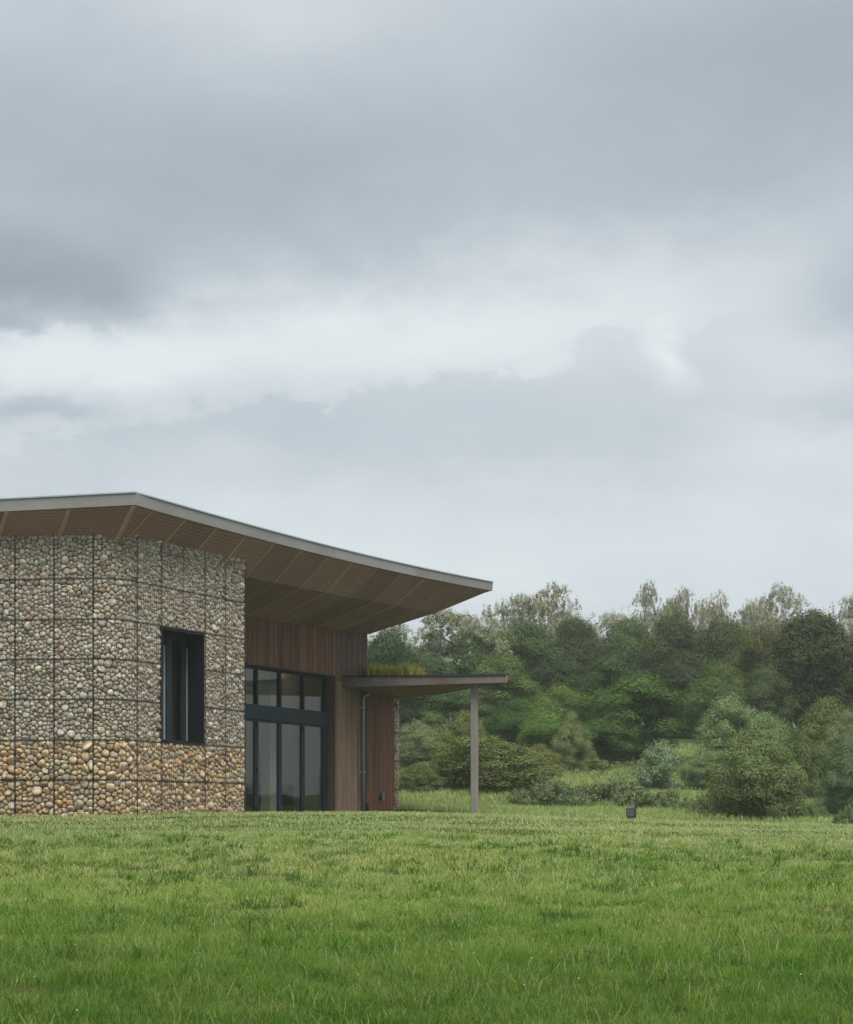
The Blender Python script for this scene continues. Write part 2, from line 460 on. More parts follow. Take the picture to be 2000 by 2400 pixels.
def stone_geo(s0, z0, poly, place):
    n = 9
    q = resample(chaikin(poly, rnd.uniform(.10, .24)), n); c = q.mean(0)
    q = c + (q - c) * np.array([[1.0, 1.0]])
    size = math.sqrt(abs(np.sum(q[:, 0] * np.roll(q[:, 1], -1) - np.roll(q[:, 0], -1) * q[:, 1])) / 2)
    tilt = (rnd.gauss(0, .22), rnd.gauss(0, .22)); lift = rnd.uniform(-.018, .012); hh = size * rnd.uniform(.28, .42)
    off = (rnd.gauss(0, .09), rnd.gauss(0, .09))
    vs = []
    for k, hz in ((.95, -.7), (1.0, -.05), (.92, .48), (.62, .86)):
        for x, y in q:
            j = 1 + rnd.uniform(-.075, .06)
            X = c[0] + (x - c[0]) * k * j + off[0] * size * max(hz, 0); Y = c[1] + (y - c[1]) * k * j + off[1] * size * max(hz, 0)
            Hh = hz * hh + lift + (tilt[0] * (x - c[0]) + tilt[1] * (y - c[1])) * max(0, hz + .2) * .8
            vs.append(place(s0 + X, z0 + Y, Hh))
    vs.append(place(s0 + c[0] + off[0] * size, z0 + c[1] + off[1] * size, hh * .97 + lift))
    fs = []
    for r_ in range(3):
        for j in range(n): fs.append((r_ * n + j, r_ * n + (j + 1) % n, (r_ + 1) * n + (j + 1) % n, (r_ + 1) * n + j))
    for j in range(n): fs.append((3 * n + j, 3 * n + (j + 1) % n, 4 * n))
    return vs, fs, size
def place_face(s, z, h):
    x, y = wall(s, h); return (x, y, z)

gab = MB()
# dark core behind the stones (leaves the window opening free)
def core_strip(mb, s0, s1, z0, z1, h0=-.55, h1=-.07):
    n = max(1, int((s1 - s0) / .3)) if (s1 > 0 and s0 < LA) else 1
    for i in range(n):
        a, b = s0 + (s1 - s0) * i / n, s0 + (s1 - s0) * (i + 1) / n
        p = [(*wall(a, h0), z0), (*wall(a, h1), z0), (*wall(b, h1), z0), (*wall(b, h0), z0)]
        mb.hexa(p + [(x, y, z1) for x, y, _ in p])
WS0, WS1, WZ0, WZ1 = s_lines[7], s_lines[9], z_lines[2], z_lines[5]
core_strip(gab, s_lines[0], 0, -.3, 7.0); core_strip(gab, 0, LA, -.3, 7.0); core_strip(gab, LA, WS0 - .02, -.3, 7.0)
core_strip(gab, WS0 - .02, WS1 + .02, -.3, WZ0 - .03); core_strip(gab, WS0 - .02, WS1 + .02, WZ1 + .03, 7.0)
core_strip(gab, WS1 + .02, S_END - .05, -.3, 7.0)
gabion = gab.build('gabion_wall', M['core'], bld)
stones = []
for ci in range(len(s_lines) - 1):
    for ri in range(len(z_lines) - 1):
        s0, s1, z0, z1 = s_lines[ci], s_lines[ci + 1], z_lines[ri], z_lines[ri + 1]
        if ci in (7, 8) and 2 <= ri <= 4: continue
        low = ri < 2
        for p, poly in pack(s1 - s0, z1 - z0, (.178 if low else .142)):
            pal = LOW if low else UP
            col = pick(pal)
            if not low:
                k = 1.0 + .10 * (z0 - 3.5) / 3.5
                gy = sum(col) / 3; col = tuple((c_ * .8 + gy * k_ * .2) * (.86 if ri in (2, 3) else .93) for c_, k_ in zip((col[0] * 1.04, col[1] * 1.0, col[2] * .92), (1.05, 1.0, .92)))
            vs, fs, size = stone_geo(s0, z0, poly, place_face)
            x, y, z = vs[-1]
            px = CX + FPX * x / y
            if s0 > 0 and s0 >= LA: vis = size * size * .55 / (y * y)
            else: vis = size * size / (y * y)
            if px < 4: vis *= .01
            stones.append((vis, vs, fs, col))
stones.sort(key=lambda a: -a[0])
for vis, vs, fs, col in stones[:296]:
    c0 = Vector(vs[-1]); mb = MB(); mb.add([Vector(v) - c0 for v in vs], fs, col)
    o = mb.build('stone', M['stone'], gabion, True, True); o.location = c0 - Vector(wloc(gabion))
mb = MB()
for vis, vs, fs, col in stones[296:]: mb.add(vs, fs, col)
tag(mb.build('stones', M['stone'], gabion, True, True), kind='stuff')
# basket wires: thick ones round each basket, a fine welded mesh over the stones
def strip_h(mb, s0, s1, z, h, w):
    br = [s0] + [x for x in np.linspace(0, LA, 7) if s0 < x < s1] + [s1]
    for a, b in zip(br[:-1], br[1:]):
        p = [(*wall(a, h), z - w / 2), (*wall(a, h + w), z - w / 2), (*wall(a, h + w), z + w / 2), (*wall(a, h), z + w / 2)]
        q = [(*wall(b, h), z - w / 2), (*wall(b, h + w), z - w / 2), (*wall(b, h + w), z + w / 2), (*wall(b, h), z + w / 2)]
        mb.hexa(p + q)
def strip_v(mb, s, z0, z1, h, w):
    p = [(*wall(s - w / 2, h), z0), (*wall(s + w / 2, h), z0), (*wall(s + w / 2, h + w), z0), (*wall(s - w / 2, h + w), z0)]
    mb.hexa(p + [(x, y, z1) for x, y, _ in p])
for zz in z_lines[1:-1]:
    mb = MB()
    if WZ0 < zz < WZ1:
        strip_h(mb, s_lines[0], WS0, zz, .030, .013)
        mb2 = MB(); strip_h(mb2, WS1, S_END, zz, .030, .013); mb2.build('wire', M['wire'], gabion)
    else: strip_h(mb, s_lines[0], S_END, zz, .030, .013)
    mb.build('wire', M['wire'], gabion)
for ss in s_lines[1:]:
    mb = MB(); w = .013
    if ss == s_lines[8]:
        strip_v(mb, ss, -.15, WZ0, .052, w); mb2 = MB(); strip_v(mb2, ss, WZ1, 6.98, .052, w); mb2.build('wire', M['wire'], gabion)
    else: strip_v(mb, ss, -.15, 6.98, .052, w)
    mb.build('wire', M['wire'], gabion)
mb = MB()
def in_win(s): return WS0 < s < WS1
k = 0; zz = -.1
while zz < 6.9:
    if WZ0 < zz < WZ1: strip_h(mb, s_lines[0], WS0, zz, .052, .0045); strip_h(mb, WS1, S_END, zz, .052, .0045)
    else: strip_h(mb, s_lines[0], S_END, zz, .052, .0045)
    zz += .1
ss = s_lines[0] + .1
while ss < S_END:
    if in_win(ss): strip_v(mb, ss, -.15, WZ0, .057, .0045); strip_v(mb, ss, WZ1, 6.9, .057, .0045)
    else: strip_v(mb, ss, -.15, 6.9, .057, .0045)
    ss += .1
tag(mb.build('wire_mesh', M['mesh'], gabion), kind='stuff')

# ---- window set deep in the gabion face
def gbox(mb, t0, t1, q0, q1, z0, z1):
    a = [G(t0, q0, z0), G(t1, q0, z0), G(t1, q1, z0), G(t0, q1, z0)]
    mb.hexa(a + [Vector((v.x, v.y, z1)) for v in a])
wt0, wt1 = -4.23, -2.12; D = -.49
mb = MB()
gbox(mb, wt0 + .005, wt0 + .05, D - .08, .035, WZ0 + .012, WZ1 - .012)
gbox(mb, wt1 - .05, wt1 - .005, D - .08, .035, WZ0 + .012, WZ1 - .012)
gbox(mb, wt0 + .05, wt1 - .05, D - .08, .035, WZ1 - .07, WZ1 - .012)
gbox(mb, wt0 + .05, wt1 - .05, D - .08, .045, WZ0 + .012, WZ0 + .06)
win = mb.build('window', M['frame_dark'], bld)
wx = lambda px: t_at(px, D)
mb = MB(); z0_, z1_ = WZ0 + .06, WZ1 - .07
gbox(mb, wt0 + .05, wx(387.5), D - .09, D, z0_, z1_)
gbox(mb, wx(387.5), wx(399), D - .09, D + .045, z0_, z1_)
gbox(mb, wx(426), wx(434), D - .09, D + .03, z0_, z1_)
gbox(mb, wx(434), wt1 - .05, D - .09, D, z0_, z1_)
gbox(mb, wx(399), wx(426), D - .09, D + .02, z0_, z0_ + .07); gbox(mb, wx(399), wx(426), D - .09, D + .02, z1_ - .16, z1_)
mb.build('frame', M['frame'], win)
for a_, b_ in ((381.9, 385.2), (435.1, 438.5)):
    mb = MB(); gbox(mb, wx(a_), wx(b_), D + .002, D + .03, WZ0 + .13, WZ1 - .40); mb.build('gasket', M['strip'], win)
mb = MB(); gbox(mb, wx(399), wx(426), D - .06, D - .04, z0_ + .07, z1_ - .16); mb.build('pane', M['glass2'], win)
mb = MB(); gbox(mb, wt0 + .1, wt1 - .1, D - .30, D - .28, WZ0, WZ1); mb.build('blind', M['blind'], win)

# ---- timber wall
A786, A803, A863, A925 = t_at(786, PQ), t_at(803, PQ), t_at(863, PQ), t_at(925, PQ)
def P(a, dq=0.0, z=0.0): return G(a, PQ + dq, z)
ZHEAD = z_at(1583.4, A786, PQ); ZTOP0 = 5.98; ZTOP = z_at(1487, A863, PQ)
ZCAN = z_at(1640, A925, PQ) + .0
uang = math.atan2(Uy, Ux)
timb = MB()
gbox(timb, .0, A786, PQ - .16, PQ - .035, ZHEAD + .01, 6.6)
gbox(timb, A786, A863 - .02, PQ - .16, PQ - .035, -.2, 6.4)
gbox(timb, A863 - .02, A925, PQ - .16, PQ - .035, -.2, 4.35)
timber = timb.build('timber_wall', M['dark_wood'], bld)
def slat_mesh():
    mb = MB(); w, d = .044, .038; e = .006
    prof = [(-w / 2, -d), (w / 2, -d), (w / 2, -e), (w / 2 - e, 0), (-w / 2 + e, 0), (-w / 2, -e)]
    # local x along the wall, local -y out of it
    vs = [(x, -y - d, z) for z in (0, 1) for x, y in [(p_, -q_ - d) for p_, q_ in prof]]
    n = 6
    mb.add(vs, [(i, (i + 1) % n, n + (i + 1) % n, n + i) for i in range(n)] + [tuple(range(n - 1, -1, -1)), tuple(range(n, 2 * n))])
    return mb.mesh('slat', M['slat'])
SL = slat_mesh()
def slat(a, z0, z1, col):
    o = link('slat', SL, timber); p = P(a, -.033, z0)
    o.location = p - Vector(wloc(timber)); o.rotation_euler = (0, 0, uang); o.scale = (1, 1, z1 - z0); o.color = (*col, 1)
a = 1.55; pitch = .068
A848, A858 = t_at(845, PQ), t_at(858, PQ)
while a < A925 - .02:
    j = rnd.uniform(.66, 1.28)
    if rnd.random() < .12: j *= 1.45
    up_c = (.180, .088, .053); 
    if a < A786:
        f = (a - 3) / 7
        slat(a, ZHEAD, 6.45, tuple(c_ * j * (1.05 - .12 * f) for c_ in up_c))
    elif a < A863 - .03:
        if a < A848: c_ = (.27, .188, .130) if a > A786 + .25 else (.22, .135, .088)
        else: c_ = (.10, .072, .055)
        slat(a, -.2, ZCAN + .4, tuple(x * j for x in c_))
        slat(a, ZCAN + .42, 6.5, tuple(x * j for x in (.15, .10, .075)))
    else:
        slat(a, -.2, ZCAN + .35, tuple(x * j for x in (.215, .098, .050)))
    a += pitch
mb = MB(); gbox(mb, A786 - .002, A786 + .06, DQ - .05, PQ + .004, -.2, ZHEAD); mb.build('door_reveal', M['reveal'], bld)
mb = MB(); gbox(mb, -.3, -.06, PQ - .1, -.1, -.2, 6.9); gbox(mb, -.06, .02, PQ - .1, -.5, -.2, 6.9); mb.build('return_wall', M['dark_wood'], bld)
mb = MB(); gbox(mb, 0.0, A786 + .02, PQ - .28, PQ - .005, ZHEAD - .05, ZHEAD - .002); mb.build('door_head', M['dark_wood'], bld)
# upper end wall of the tall part and the stone end of the low wing
mb = MB()
e0 = P(A863 - .021, -.04); e1 = e0 + Vector((-3.2, 2.2, 0))
dv = (e1 - e0).normalized(); nv = Vector((dv.y, -dv.x, 0))
mb.obox((e0.x, e0.y, 3.9), dv * 3.9, nv * -.2, (0, 0, 2.6)); mb.build('end_wall', M['dark_wood'], bld)
mb = MB()
gbox(mb, A925 + .01, A925 + .40, PQ - 6.0, PQ - .06, -.3, ZCAN + .25)
ge = mb.build('end_gabion', M['core'], bld)
mb = MB()
def place_front(s, z, h): v = G(A925 + .0 + s, PQ - .02 + h, z); return tuple(v)
def place_side(s, z, h): v = G(A925 + .36 + h, PQ - .02 - s, z); return tuple(v)
zz = -.15
while zz < 4.1:
    for p, poly in pack(.40, .98, .15):
        vs, fs, size = stone_geo(0, zz, poly, place_front); mb.add(vs, fs, tuple(c_ * .9 for c_ in pick(LOW if zz < 1.6 else UP)))
    for p, poly in pack(.9, .98, .16):
        vs, fs, size = stone_geo(0, zz, poly, place_side); mb.add(vs, [f[::-1] for f in fs], tuple(c_ * .9 for c_ in pick(LOW if zz < 1.6 else UP)))
    zz += 1.0
tag(mb.build('stones', M['stone'], ge, True, True), kind='stuff')
for zz in (.85, 1.85, 2.85, 3.85):
    mb = MB(); gbox(mb, A925, A925 + .46, PQ + .04, PQ + .06, zz - .012, zz + .012); mb.build('wire', M['wire'], ge)

# ---- glazed doors
TB0, TB1 = z_at(1686, t_at(599, DQ), DQ), z_at(1652, t_at(599, DQ), DQ)
mull = [t_at(x, DQ) for x in (599, 654, 708, 759.5)]
step = (mull[3] - mull[0]) / 3
mull = [mull[0] - step * 2, mull[0] - step] + mull
glz = MB()
gbox(glz, mull[0] - .1, A786 - .04, DQ - .06, DQ + .09, TB0, TB1)
gbox(glz, mull[0] - .1, A786 - .04, DQ - .06, DQ + .05, ZHEAD - .12, ZHEAD - .052)
gbox(glz, mull[-1] + .06, A786 - .04, DQ - .06, DQ + .05, -.2, TB0); gbox(glz, mull[-1] + .10, A786 - .04, DQ - .06, DQ + .05, TB1, ZHEAD - .12)
glazed = glz.build('glazed_screen', M['frame'], bld)
for i in range(len(mull)):
    mb = MB(); gbox(mb, mull[i] - .05, mull[i] + .05, DQ - .06, DQ + .07, TB1, ZHEAD - .12); mb.build('mullion', M['frame_dark'], glazed)
for i in range(len(mull) - 1):
    a0, a1 = mull[i], mull[i + 1]
    mb = MB(); gbox(mb, a0 + .05, a1 - .05, DQ - .01, DQ + .01, TB1, ZHEAD - .12); mb.build('pane', M['glass'], glazed)
    mb = MB(); s0, s1 = a0 + .006, a1 - .006; w = .095; zb, zt = -.16, TB0 - .01
    gbox(mb, s0, s0 + w, DQ - .03, DQ + .05, zb, zt); gbox(mb, s1 - w, s1, DQ - .03, DQ + .05, zb, zt)
    gbox(mb, s0 + w, s1 - w, DQ - .03, DQ + .048, zt - .06, zt); gbox(mb, s0 + w, s1 - w, DQ - .03, DQ + .048, zb, zb + .10)
    door = mb.build('door', M['frame'], bld)
    mb = MB(); gbox(mb, s0 + w, s1 - w, DQ - .01, DQ + .01, zb + .1, zt - .06); mb.build('pane', M['glass'], door)
    if i % 2 == 1:
        for hz in (zt - .16, 1.35, .12):
            mb = MB(); gbox(mb, s1 - .035, s1 + .04, DQ + .05, DQ + .085, hz - .07, hz + .07); mb.build('hinge', M['frame_dark'], door)
    if i == len(mull) - 2:
        mb = MB(); p0 = G(s1 - .05, DQ + .05, 1.0); q = Vector((Nx, Ny, 0))
        mb.tube([p0, p0 + q * .07, p0 + q * .07 + Vector((0, 0, .3)), p0 + Vector((0, 0, .3))], [.014] * 4, 6)
        mb.build('handle', M['frame_dark'], door)
# room behind the glass
mb = MB(); gbox(mb, -2.0, A863, PQ - 7.2, PQ - 7.0, -.2, 6.8); gbox(mb, -2.2, -2.0, PQ - 7.2, PQ - .3, -.2, 6.8)
gbox(mb, A863 - .1, A863, PQ - 7.0, PQ - .4, -.2, 6.1); gbox(mb, -6.4, -2.0, -4.6, -4.4, -.2, 6.9); gbox(mb, -5.3, -5.1, -4.4, -1.2, -.2, 6.9)
mb.build('interior_wall', M['in_wall'], bld)
mb = MB(); gbox(mb, -2.0, A863 - .1, PQ - 7.0, DQ - .1, -.2, -.1); mb.build('interior_floor', M['in_floor'], bld)
def t_px(px, q): return t_at(px, q)
mb = MB(); q = DQ - 1.0; gbox(mb, t_px(633, q), t_px(652, q), q - .35, q, -.1, 5.6); mb.build('interior_column', M['in_col'], bld)
mb = MB(); q = DQ - 1.7; gbox(mb, t_px(540, q), t_px(622, q), q - .5, q, -.1, z_at(1836, t_px(600, q), q)); mb.build('interior_cabinet', M['in_dark'], bld)
mb = MB(); q = DQ - 2.6; gbox(mb, t_px(664, q), t_px(800, q), q - .5, q, -.1, z_at(1840, t_px(700, q), q)); mb.build('interior_counter', M['in_dark'], bld)
mb = MB(); q = DQ - 3.0; gbox(mb, t_px(520, q), A863 - .2, q - .25, q, 4.35, 4.7); mb.build('interior_beam', M['in_col'], bld)

# ---- big roof
tF = np.array([-6.56, 0, 2.3, 7.14, 11.86, 14.8]); qF = np.array([.80, .60, .55, .72, .86, 1.25]); zF = np.array([7.5, 7.54, 7.56, 7.585, 7.66, 7.70])
cq, cz = np.polyfit(tF, qF, 3), np.polyfit(tF, zF, 2)
def Fp(tt, dz=0.0): return G(tt, float(np.polyval(cq, tt)), float(np.polyval(cz, tt)) + dz)
def zB(tt): return 6.67 + .0165 * (tt - 2.3) if tt > -1 else 6.615 - .0 * tt
def Bp(tt, dz=0.0): return G(tt, -.35, zB(tt) + dz)
def Ip(tt, dz=0.0):
    return G(tt, PQ + .02, 5.98 + (ZTOP - 5.98) * np.clip((tt - 6) / 6.5, -1, 1.2) + dz)
CT = -6.56
TE = 14.8
Cn = Fp(CT)                                            # fascia corner
Lend = Vector((-15.5, Cn.y + .9, Cn.z - .26))          # the left fascia runs on past the picture
FH = .285
bx_ = TC[0]; 
deck = MB()
# deck plate with an unseen slot behind it, added to bring daylight into the room
top = [Fp(tt, FH + .02) for tt in np.linspace(CT, TE, 24)]
back = [G(tt, -5.0, 7.95) for tt in np.linspace(CT, TE - 1.9, 24)]
n = 24
vs = [tuple(v) for v in top + back]; vs += [(x, y, z - .06) for x, y, z in vs]
fs = [(i, i + 1, n + i + 1, n + i) for i in range(n - 1)] + [(2 * n + i + 1, 2 * n + i, 3 * n + i, 3 * n + i + 1) for i in range(n - 1)]
fs += [(n + i + 1, n + i, 3 * n + i, 3 * n + i + 1)[::-1] for i in range(n - 1)] + [(i, i + 1, 2 * n + i + 1, 2 * n + i)[::-1] for i in range(n - 1)]
deck.add(vs, fs)
lt = Lend + Vector((0, 0, FH + .02)); ct = Cn + Vector((0, 0, FH + .02))
deck.obox(ct, lt - ct, G(CT, -5.0, 7.95) - ct, (0, 0, -.06))
roof = deck.build('roof', M['felt'], bld)
mb = MB(); gbox(mb, -8.0, A863 - .3, PQ - 7.6, PQ - 3.1, 7.8, 7.86); mb.build('rear_roof', M['felt'], bld)
# fascia boards with a thin metal-grey drip above
def board(mb, pts, h0, h1, out0, out1, inn):
    """a board along pts (plan normals by right-hand side), from h0 to h1 above the points"""
    N = []
    for i, p_ in enumerate(pts):
        d = pts[min(i + 1, len(pts) - 1)] - pts[max(i - 1, 0)]; d = Vector((d.x, d.y, 0)).normalized(); N.append(Vector((d.y, -d.x, 0)))
    vs = []
    for p_, nn in zip(pts, N):
        vs += [p_ + nn * out0 + Vector((0, 0, h0)), p_ + nn * out1 + Vector((0, 0, h1)), p_ - nn * inn + Vector((0, 0, h1)), p_ - nn * inn + Vector((0, 0, h0))]
    fs = []
    for i in range(len(pts) - 1):
        for j in range(4): fs.append((i * 4 + j, (i + 1) * 4 + j, (i + 1) * 4 + (j + 1) % 4, i * 4 + (j + 1) % 4))
    fs += [(0, 1, 2, 3), tuple(reversed([len(vs) - 4 + j for j in range(4)]))]
    mb.add(vs, fs)
segs = [(-6.56, -.9), (-.9, 4.3), (4.3, 9.6), (9.6, TE)]
for a0, a1 in segs:
    pts = [Fp(tt) for tt in np.linspace(a0 + .002, a1 - .002, 10)]
    mb = MB(); board(mb, pts, 0, FH, 0, .02, .05); o = mb.build('fascia_board', M['fascia'], roof)
for a0, a1 in ((0.0, .52), (.521, 1.0)):
    mb = MB(); board(mb, [Lend.lerp(Cn, 1 - a1), Lend.lerp(Cn, 1 - a0 - .0004)][::1], 0, FH, 0, .02, .05); mb.build('fascia_board', M['fascia'], roof)
mb = MB(); board(mb, [Lend] + [Fp(tt) for tt in np.linspace(CT, TE, 30)], FH + .002, FH + .035, .045, .045, .05); mb.build('drip_edge', M['zinc'], roof)
Bend = Bp(13.4); Iend = Ip(A863)
mb = MB(); pts = [Fp(TE - .003), Bend, Iend]
board(mb, [Fp(TE - .02) + Vector((-.02, 0.04, 0)), Bend + Vector((0, .04, .15)), Iend + Vector((0, .04, .3))], .0, FH, 0, .0, .05); mb.build('fascia_board', M['fascia'], roof)
# ribs and planked panels of the soffit
ribs_t = [2.29 + 1.592 * i for i in range(-5, 7)]
def beam(mb, a, b, w, dep):
    """a square rib hanging below the line a-b"""
    d = (b - a).normalized(); sd_ = d.cross(Vector((0, 0, 1))).normalized(); dn = sd_.cross(d).normalized()
    if dn.z > 0: dn = -dn
    o_ = a - sd_ * w / 2 - dn * .02
    mb.obox(o_, b - a, sd_ * w, dn * (dep + .02))
def planks(mb, a0, a1, b0, b1, pitch):
    """boards running from edge a to edge b side; a0->b0 and a1->b1 are the rib lines"""
    L = max((b0 - a0).length, (b1 - a1).length); n_ = max(1, int(round(L / pitch)))
    nrm = (a1 - a0).cross(b0 - a0).normalized()
    if nrm.z > 0: nrm = -nrm
    for i in range(n_):
        f0, f1 = (i + .06) / n_, (i + .94) / n_
        jz = nrm * rnd.uniform(-.001, .003)
        q_ = [a0.lerp(b0, f0) + jz, a1.lerp(b1, f0) + jz, a1.lerp(b1, f1) + jz, a0.lerp(b0, f1) + jz]
        mb.hexa(q_ + [v - nrm * .025 for v in q_])
    q_ = [a0 - nrm * .028, a1 - nrm * .028, b1 - nrm * .028, b0 - nrm * .028]
    mb.add(q_, [(0, 1, 2, 3)])
UPV = Vector((0, 0, .035))
def wall_top(tt):                                       # soffit meets the gabion a little behind its face
    return Bp(tt)
edges_t = [CT + .32] + ribs_t
for i in range(len(ribs_t) - 1):
    t0, t1 = ribs_t[i], ribs_t[i + 1]
    mb = MB()
    planks(mb, Fp(t0) + UPV, Fp(t1) + UPV, Bp(t0), Bp(t1), .105)
    if t1 > -1: planks(mb, Bp(t0), Bp(t1), Ip(t0), Ip(t1), .105)
    mb.build('soffit_panel', M['soffit'], roof)
tl = ribs_t[-1]
mb = MB(); planks(mb, Fp(tl) + UPV, Fp(13.42) + UPV, Bp(tl), Bp(13.4), .105); planks(mb, Bp(tl), Bp(13.4), Ip(tl), Ip(A863), .105)
mb.build('soffit_panel', M['soffit'], roof)
mb = MB(); planks(mb, Fp(13.42) + UPV, Fp(TE) + UPV, Bp(13.4), Bp(13.4) + Vector((.03, .01, 0)), .105); mb.build('soffit_panel', M['soffit'], roof)
for tt in ribs_t + [13.42]:
    mb = MB(); beam(mb, (Fp(tt) + UPV).lerp(Bp(min(tt, 13.4)), .05), Bp(min(tt, 13.4)), .06, .028)
    if -1 < tt < 13: beam(mb, Bp(tt), Ip(tt), .06, .035)
    mb.build('rib', M['rib'], roof)
# corner and left-hand run of the soffit
WC = Vector((*wall(LA / 2, -.12), 6.62)); 
LW = lambda s, z=6.62: Vector((*wall(s, -.30), z))
def LF(k): return Cn.lerp(Lend, k)
llen = (Lend - Cn).length
cr = Cn + UPV
mb = MB(); planks(mb, cr, Fp(ribs_t[0]) + UPV, WC, Bp(ribs_t[0]), .105); mb.build('soffit_panel', M['soffit'], roof)
prevF, prevW = cr, WC
ks = [1.62, 3.2, 4.8, 6.4, 8.0]
mb = MB(); beam(mb, cr.lerp(WC, .06), WC, .09, .03); mb.build('rib', M['rib'], roof)
for kk in ks:
    f_ = LF(kk / llen) + UPV; w_ = LW(-kk + .55)
    mb = MB(); planks(mb, f_, prevF, w_, prevW, .105); mb.build('soffit_panel', M['soffit'], roof)
    mb = MB(); beam(mb, f_.lerp(w_, .06), w_, .09, .03); mb.build('rib', M['rib'], roof)
    prevF, prevW = f_, w_

# ---- flat entrance canopy and its post
CZ0, CZ1 = z_at(1611, A803, PQ), z_at(1584.5, A803, PQ)
cA = P(A803 + .01, .01)
s_ = (HY - 1600.5) / CZ0; cBd = FPX / s_; cB = Vector(((1187 - CX) / s_, cBd, 0))
zBt = (HY - 1580.5) / s_
s2 = (HY - 1630.0) / (CZ0 - .06); cC = Vector(((1009 - CX) / s2, FPX / s2, 0))
cD = P(A925 + .3, .02); 
mb = MB()
lo = [(cA, CZ0), (cB, CZ0), (cC, CZ0 - .06), (cD, ZCAN)]
hi = [(cA, CZ1 - .01), (cB, zBt - .01), (cC, CZ1 - .1), (cD, CZ1 - .02)]
cav = [Vector((p_.x, p_.y, z + .05)) for p_, z in lo] + [Vector((p_.x, p_.y, z)) for p_, z in hi]
ctr = sum((v for v in cav[:4]), Vector()) / 4
cin = [v + (Vector((ctr.x, ctr.y, v.z)) - v) * .012 for v in cav]
mb.add(cin, [(0, 1, 2, 3), (7, 6, 5, 4), (0, 4, 5, 1), (1, 5, 6, 2), (2, 6, 7, 3), (3, 7, 4, 0)])
canopy = mb.build('canopy', M['felt'], bld)
mb = MB()
fd = (cB - cA).normalized(); fn = Vector((fd.y, -fd.x, 0))
def fq(p_, z0, z1, o0, o1): return [p_ + fn * o0 + Vector((0, 0, z0)), p_ + fn * o1 + Vector((0, 0, z0)), p_ + fn * o1 + Vector((0, 0, z1)), p_ + fn * o0 + Vector((0, 0, z1))]
mb.hexa(fq(cA, CZ0, CZ1 - .05, -.04, .03) + fq(cB, CZ0 + .01, zBt - .04, -.04, .03)); mb.build('fascia_board', M['canopy'], canopy)
mb = MB(); mb.hexa(fq(cA, CZ1 - .048, CZ1 + .01, -.3, .06) + fq(cB, zBt - .038, zBt + .012, -.3, .06)); mb.build('drip_edge', M['felt'], canopy)
mb = MB(); rd_ = (cC - cB).normalized(); rn = Vector((rd_.y, -rd_.x, 0))
mb.hexa([cB + rn * .0 + Vector((0, 0, CZ0 + .02)), cB + rn * .04 + Vector((0, 0, CZ0 + .02)), cB + rn * .04 + Vector((0, 0, zBt - .04)), cB + Vector((0, 0, zBt - .04)),
         cC + Vector((0, 0, CZ0 - .06)), cC + rn * .04 + Vector((0, 0, CZ0 - .06)), cC + rn * .04 + Vector((0, 0, CZ1 - .1)), cC + Vector((0, 0, CZ1 - .1))]); mb.build('fascia_board', M['canopy'], canopy)
lo3 = [Vector((p_.x, p_.y, z + .035)) for p_, z in lo]
nb = 5
for i in range(nb):
    f0, f1 = i / nb, (i + 1) / nb
    mb = MB(); planks(mb, lo3[0].lerp(lo3[1], f0), lo3[0].lerp(lo3[1], f1), lo3[3].lerp(lo3[2], f0), lo3[3].lerp(lo3[2], f1), .10); mb.build('soffit_panel', M['soffit'], canopy)
    mb = MB(); beam(mb, lo3[0].lerp(lo3[1], f1 - .02), lo3[3].lerp(lo3[2], f1 - .02), .07, .02); mb.build('rib', M['soffit'], canopy)
# low wing roof plate behind the canopy, it carries the planting
mb = MB(); gbox(mb, A863 + .1, A925 + .45, PQ - 6.5, PQ - .02, ZCAN + .24, CZ1 - .08); mb.build('wing_roof', M['felt'], bld)
pz = 61.2; pxw = (1112.5 - CX) / FPX * pz
mb = MB(); hw = .105; ca, sa = math.cos(R(-17)), math.sin(R(-17))
zb_ = float(terr(pxw, pz)) - .1
pr = [(pxw + x * ca - y * sa, pz + x * sa + y * ca) for x, y in ((-hw, -hw), (hw, -hw), (hw, hw), (-hw, hw))]
# small chamfers on the arrises
ch = .012; ring = []
for i in range(4):
    p_, a_, b_ = Vector((*pr[i], 0)), Vector((*pr[i - 1], 0)), Vector((*pr[(i + 1) % 4], 0))
    ring += [p_ + (a_ - p_).normalized() * ch, p_ + (b_ - p_).normalized() * ch]
vs = [(v.x, v.y, zb_) for v in ring] + [(v.x, v.y, CZ0 + .012) for v in ring]
mb.add(vs, [(i, (i + 1) % 8, 8 + (i + 1) % 8, 8 + i) for i in range(8)] + [tuple(range(7, -1, -1)), tuple(range(8, 16))])
mb.build('post', M['post'], canopy)
mb = MB(); mb.obox((pxw - .16, pz - .16, zb_ - .05), (.32, 0, 0), (0, .32, 0), (0, 0, .16)); mb.build('post_base', M['felt'], canopy)
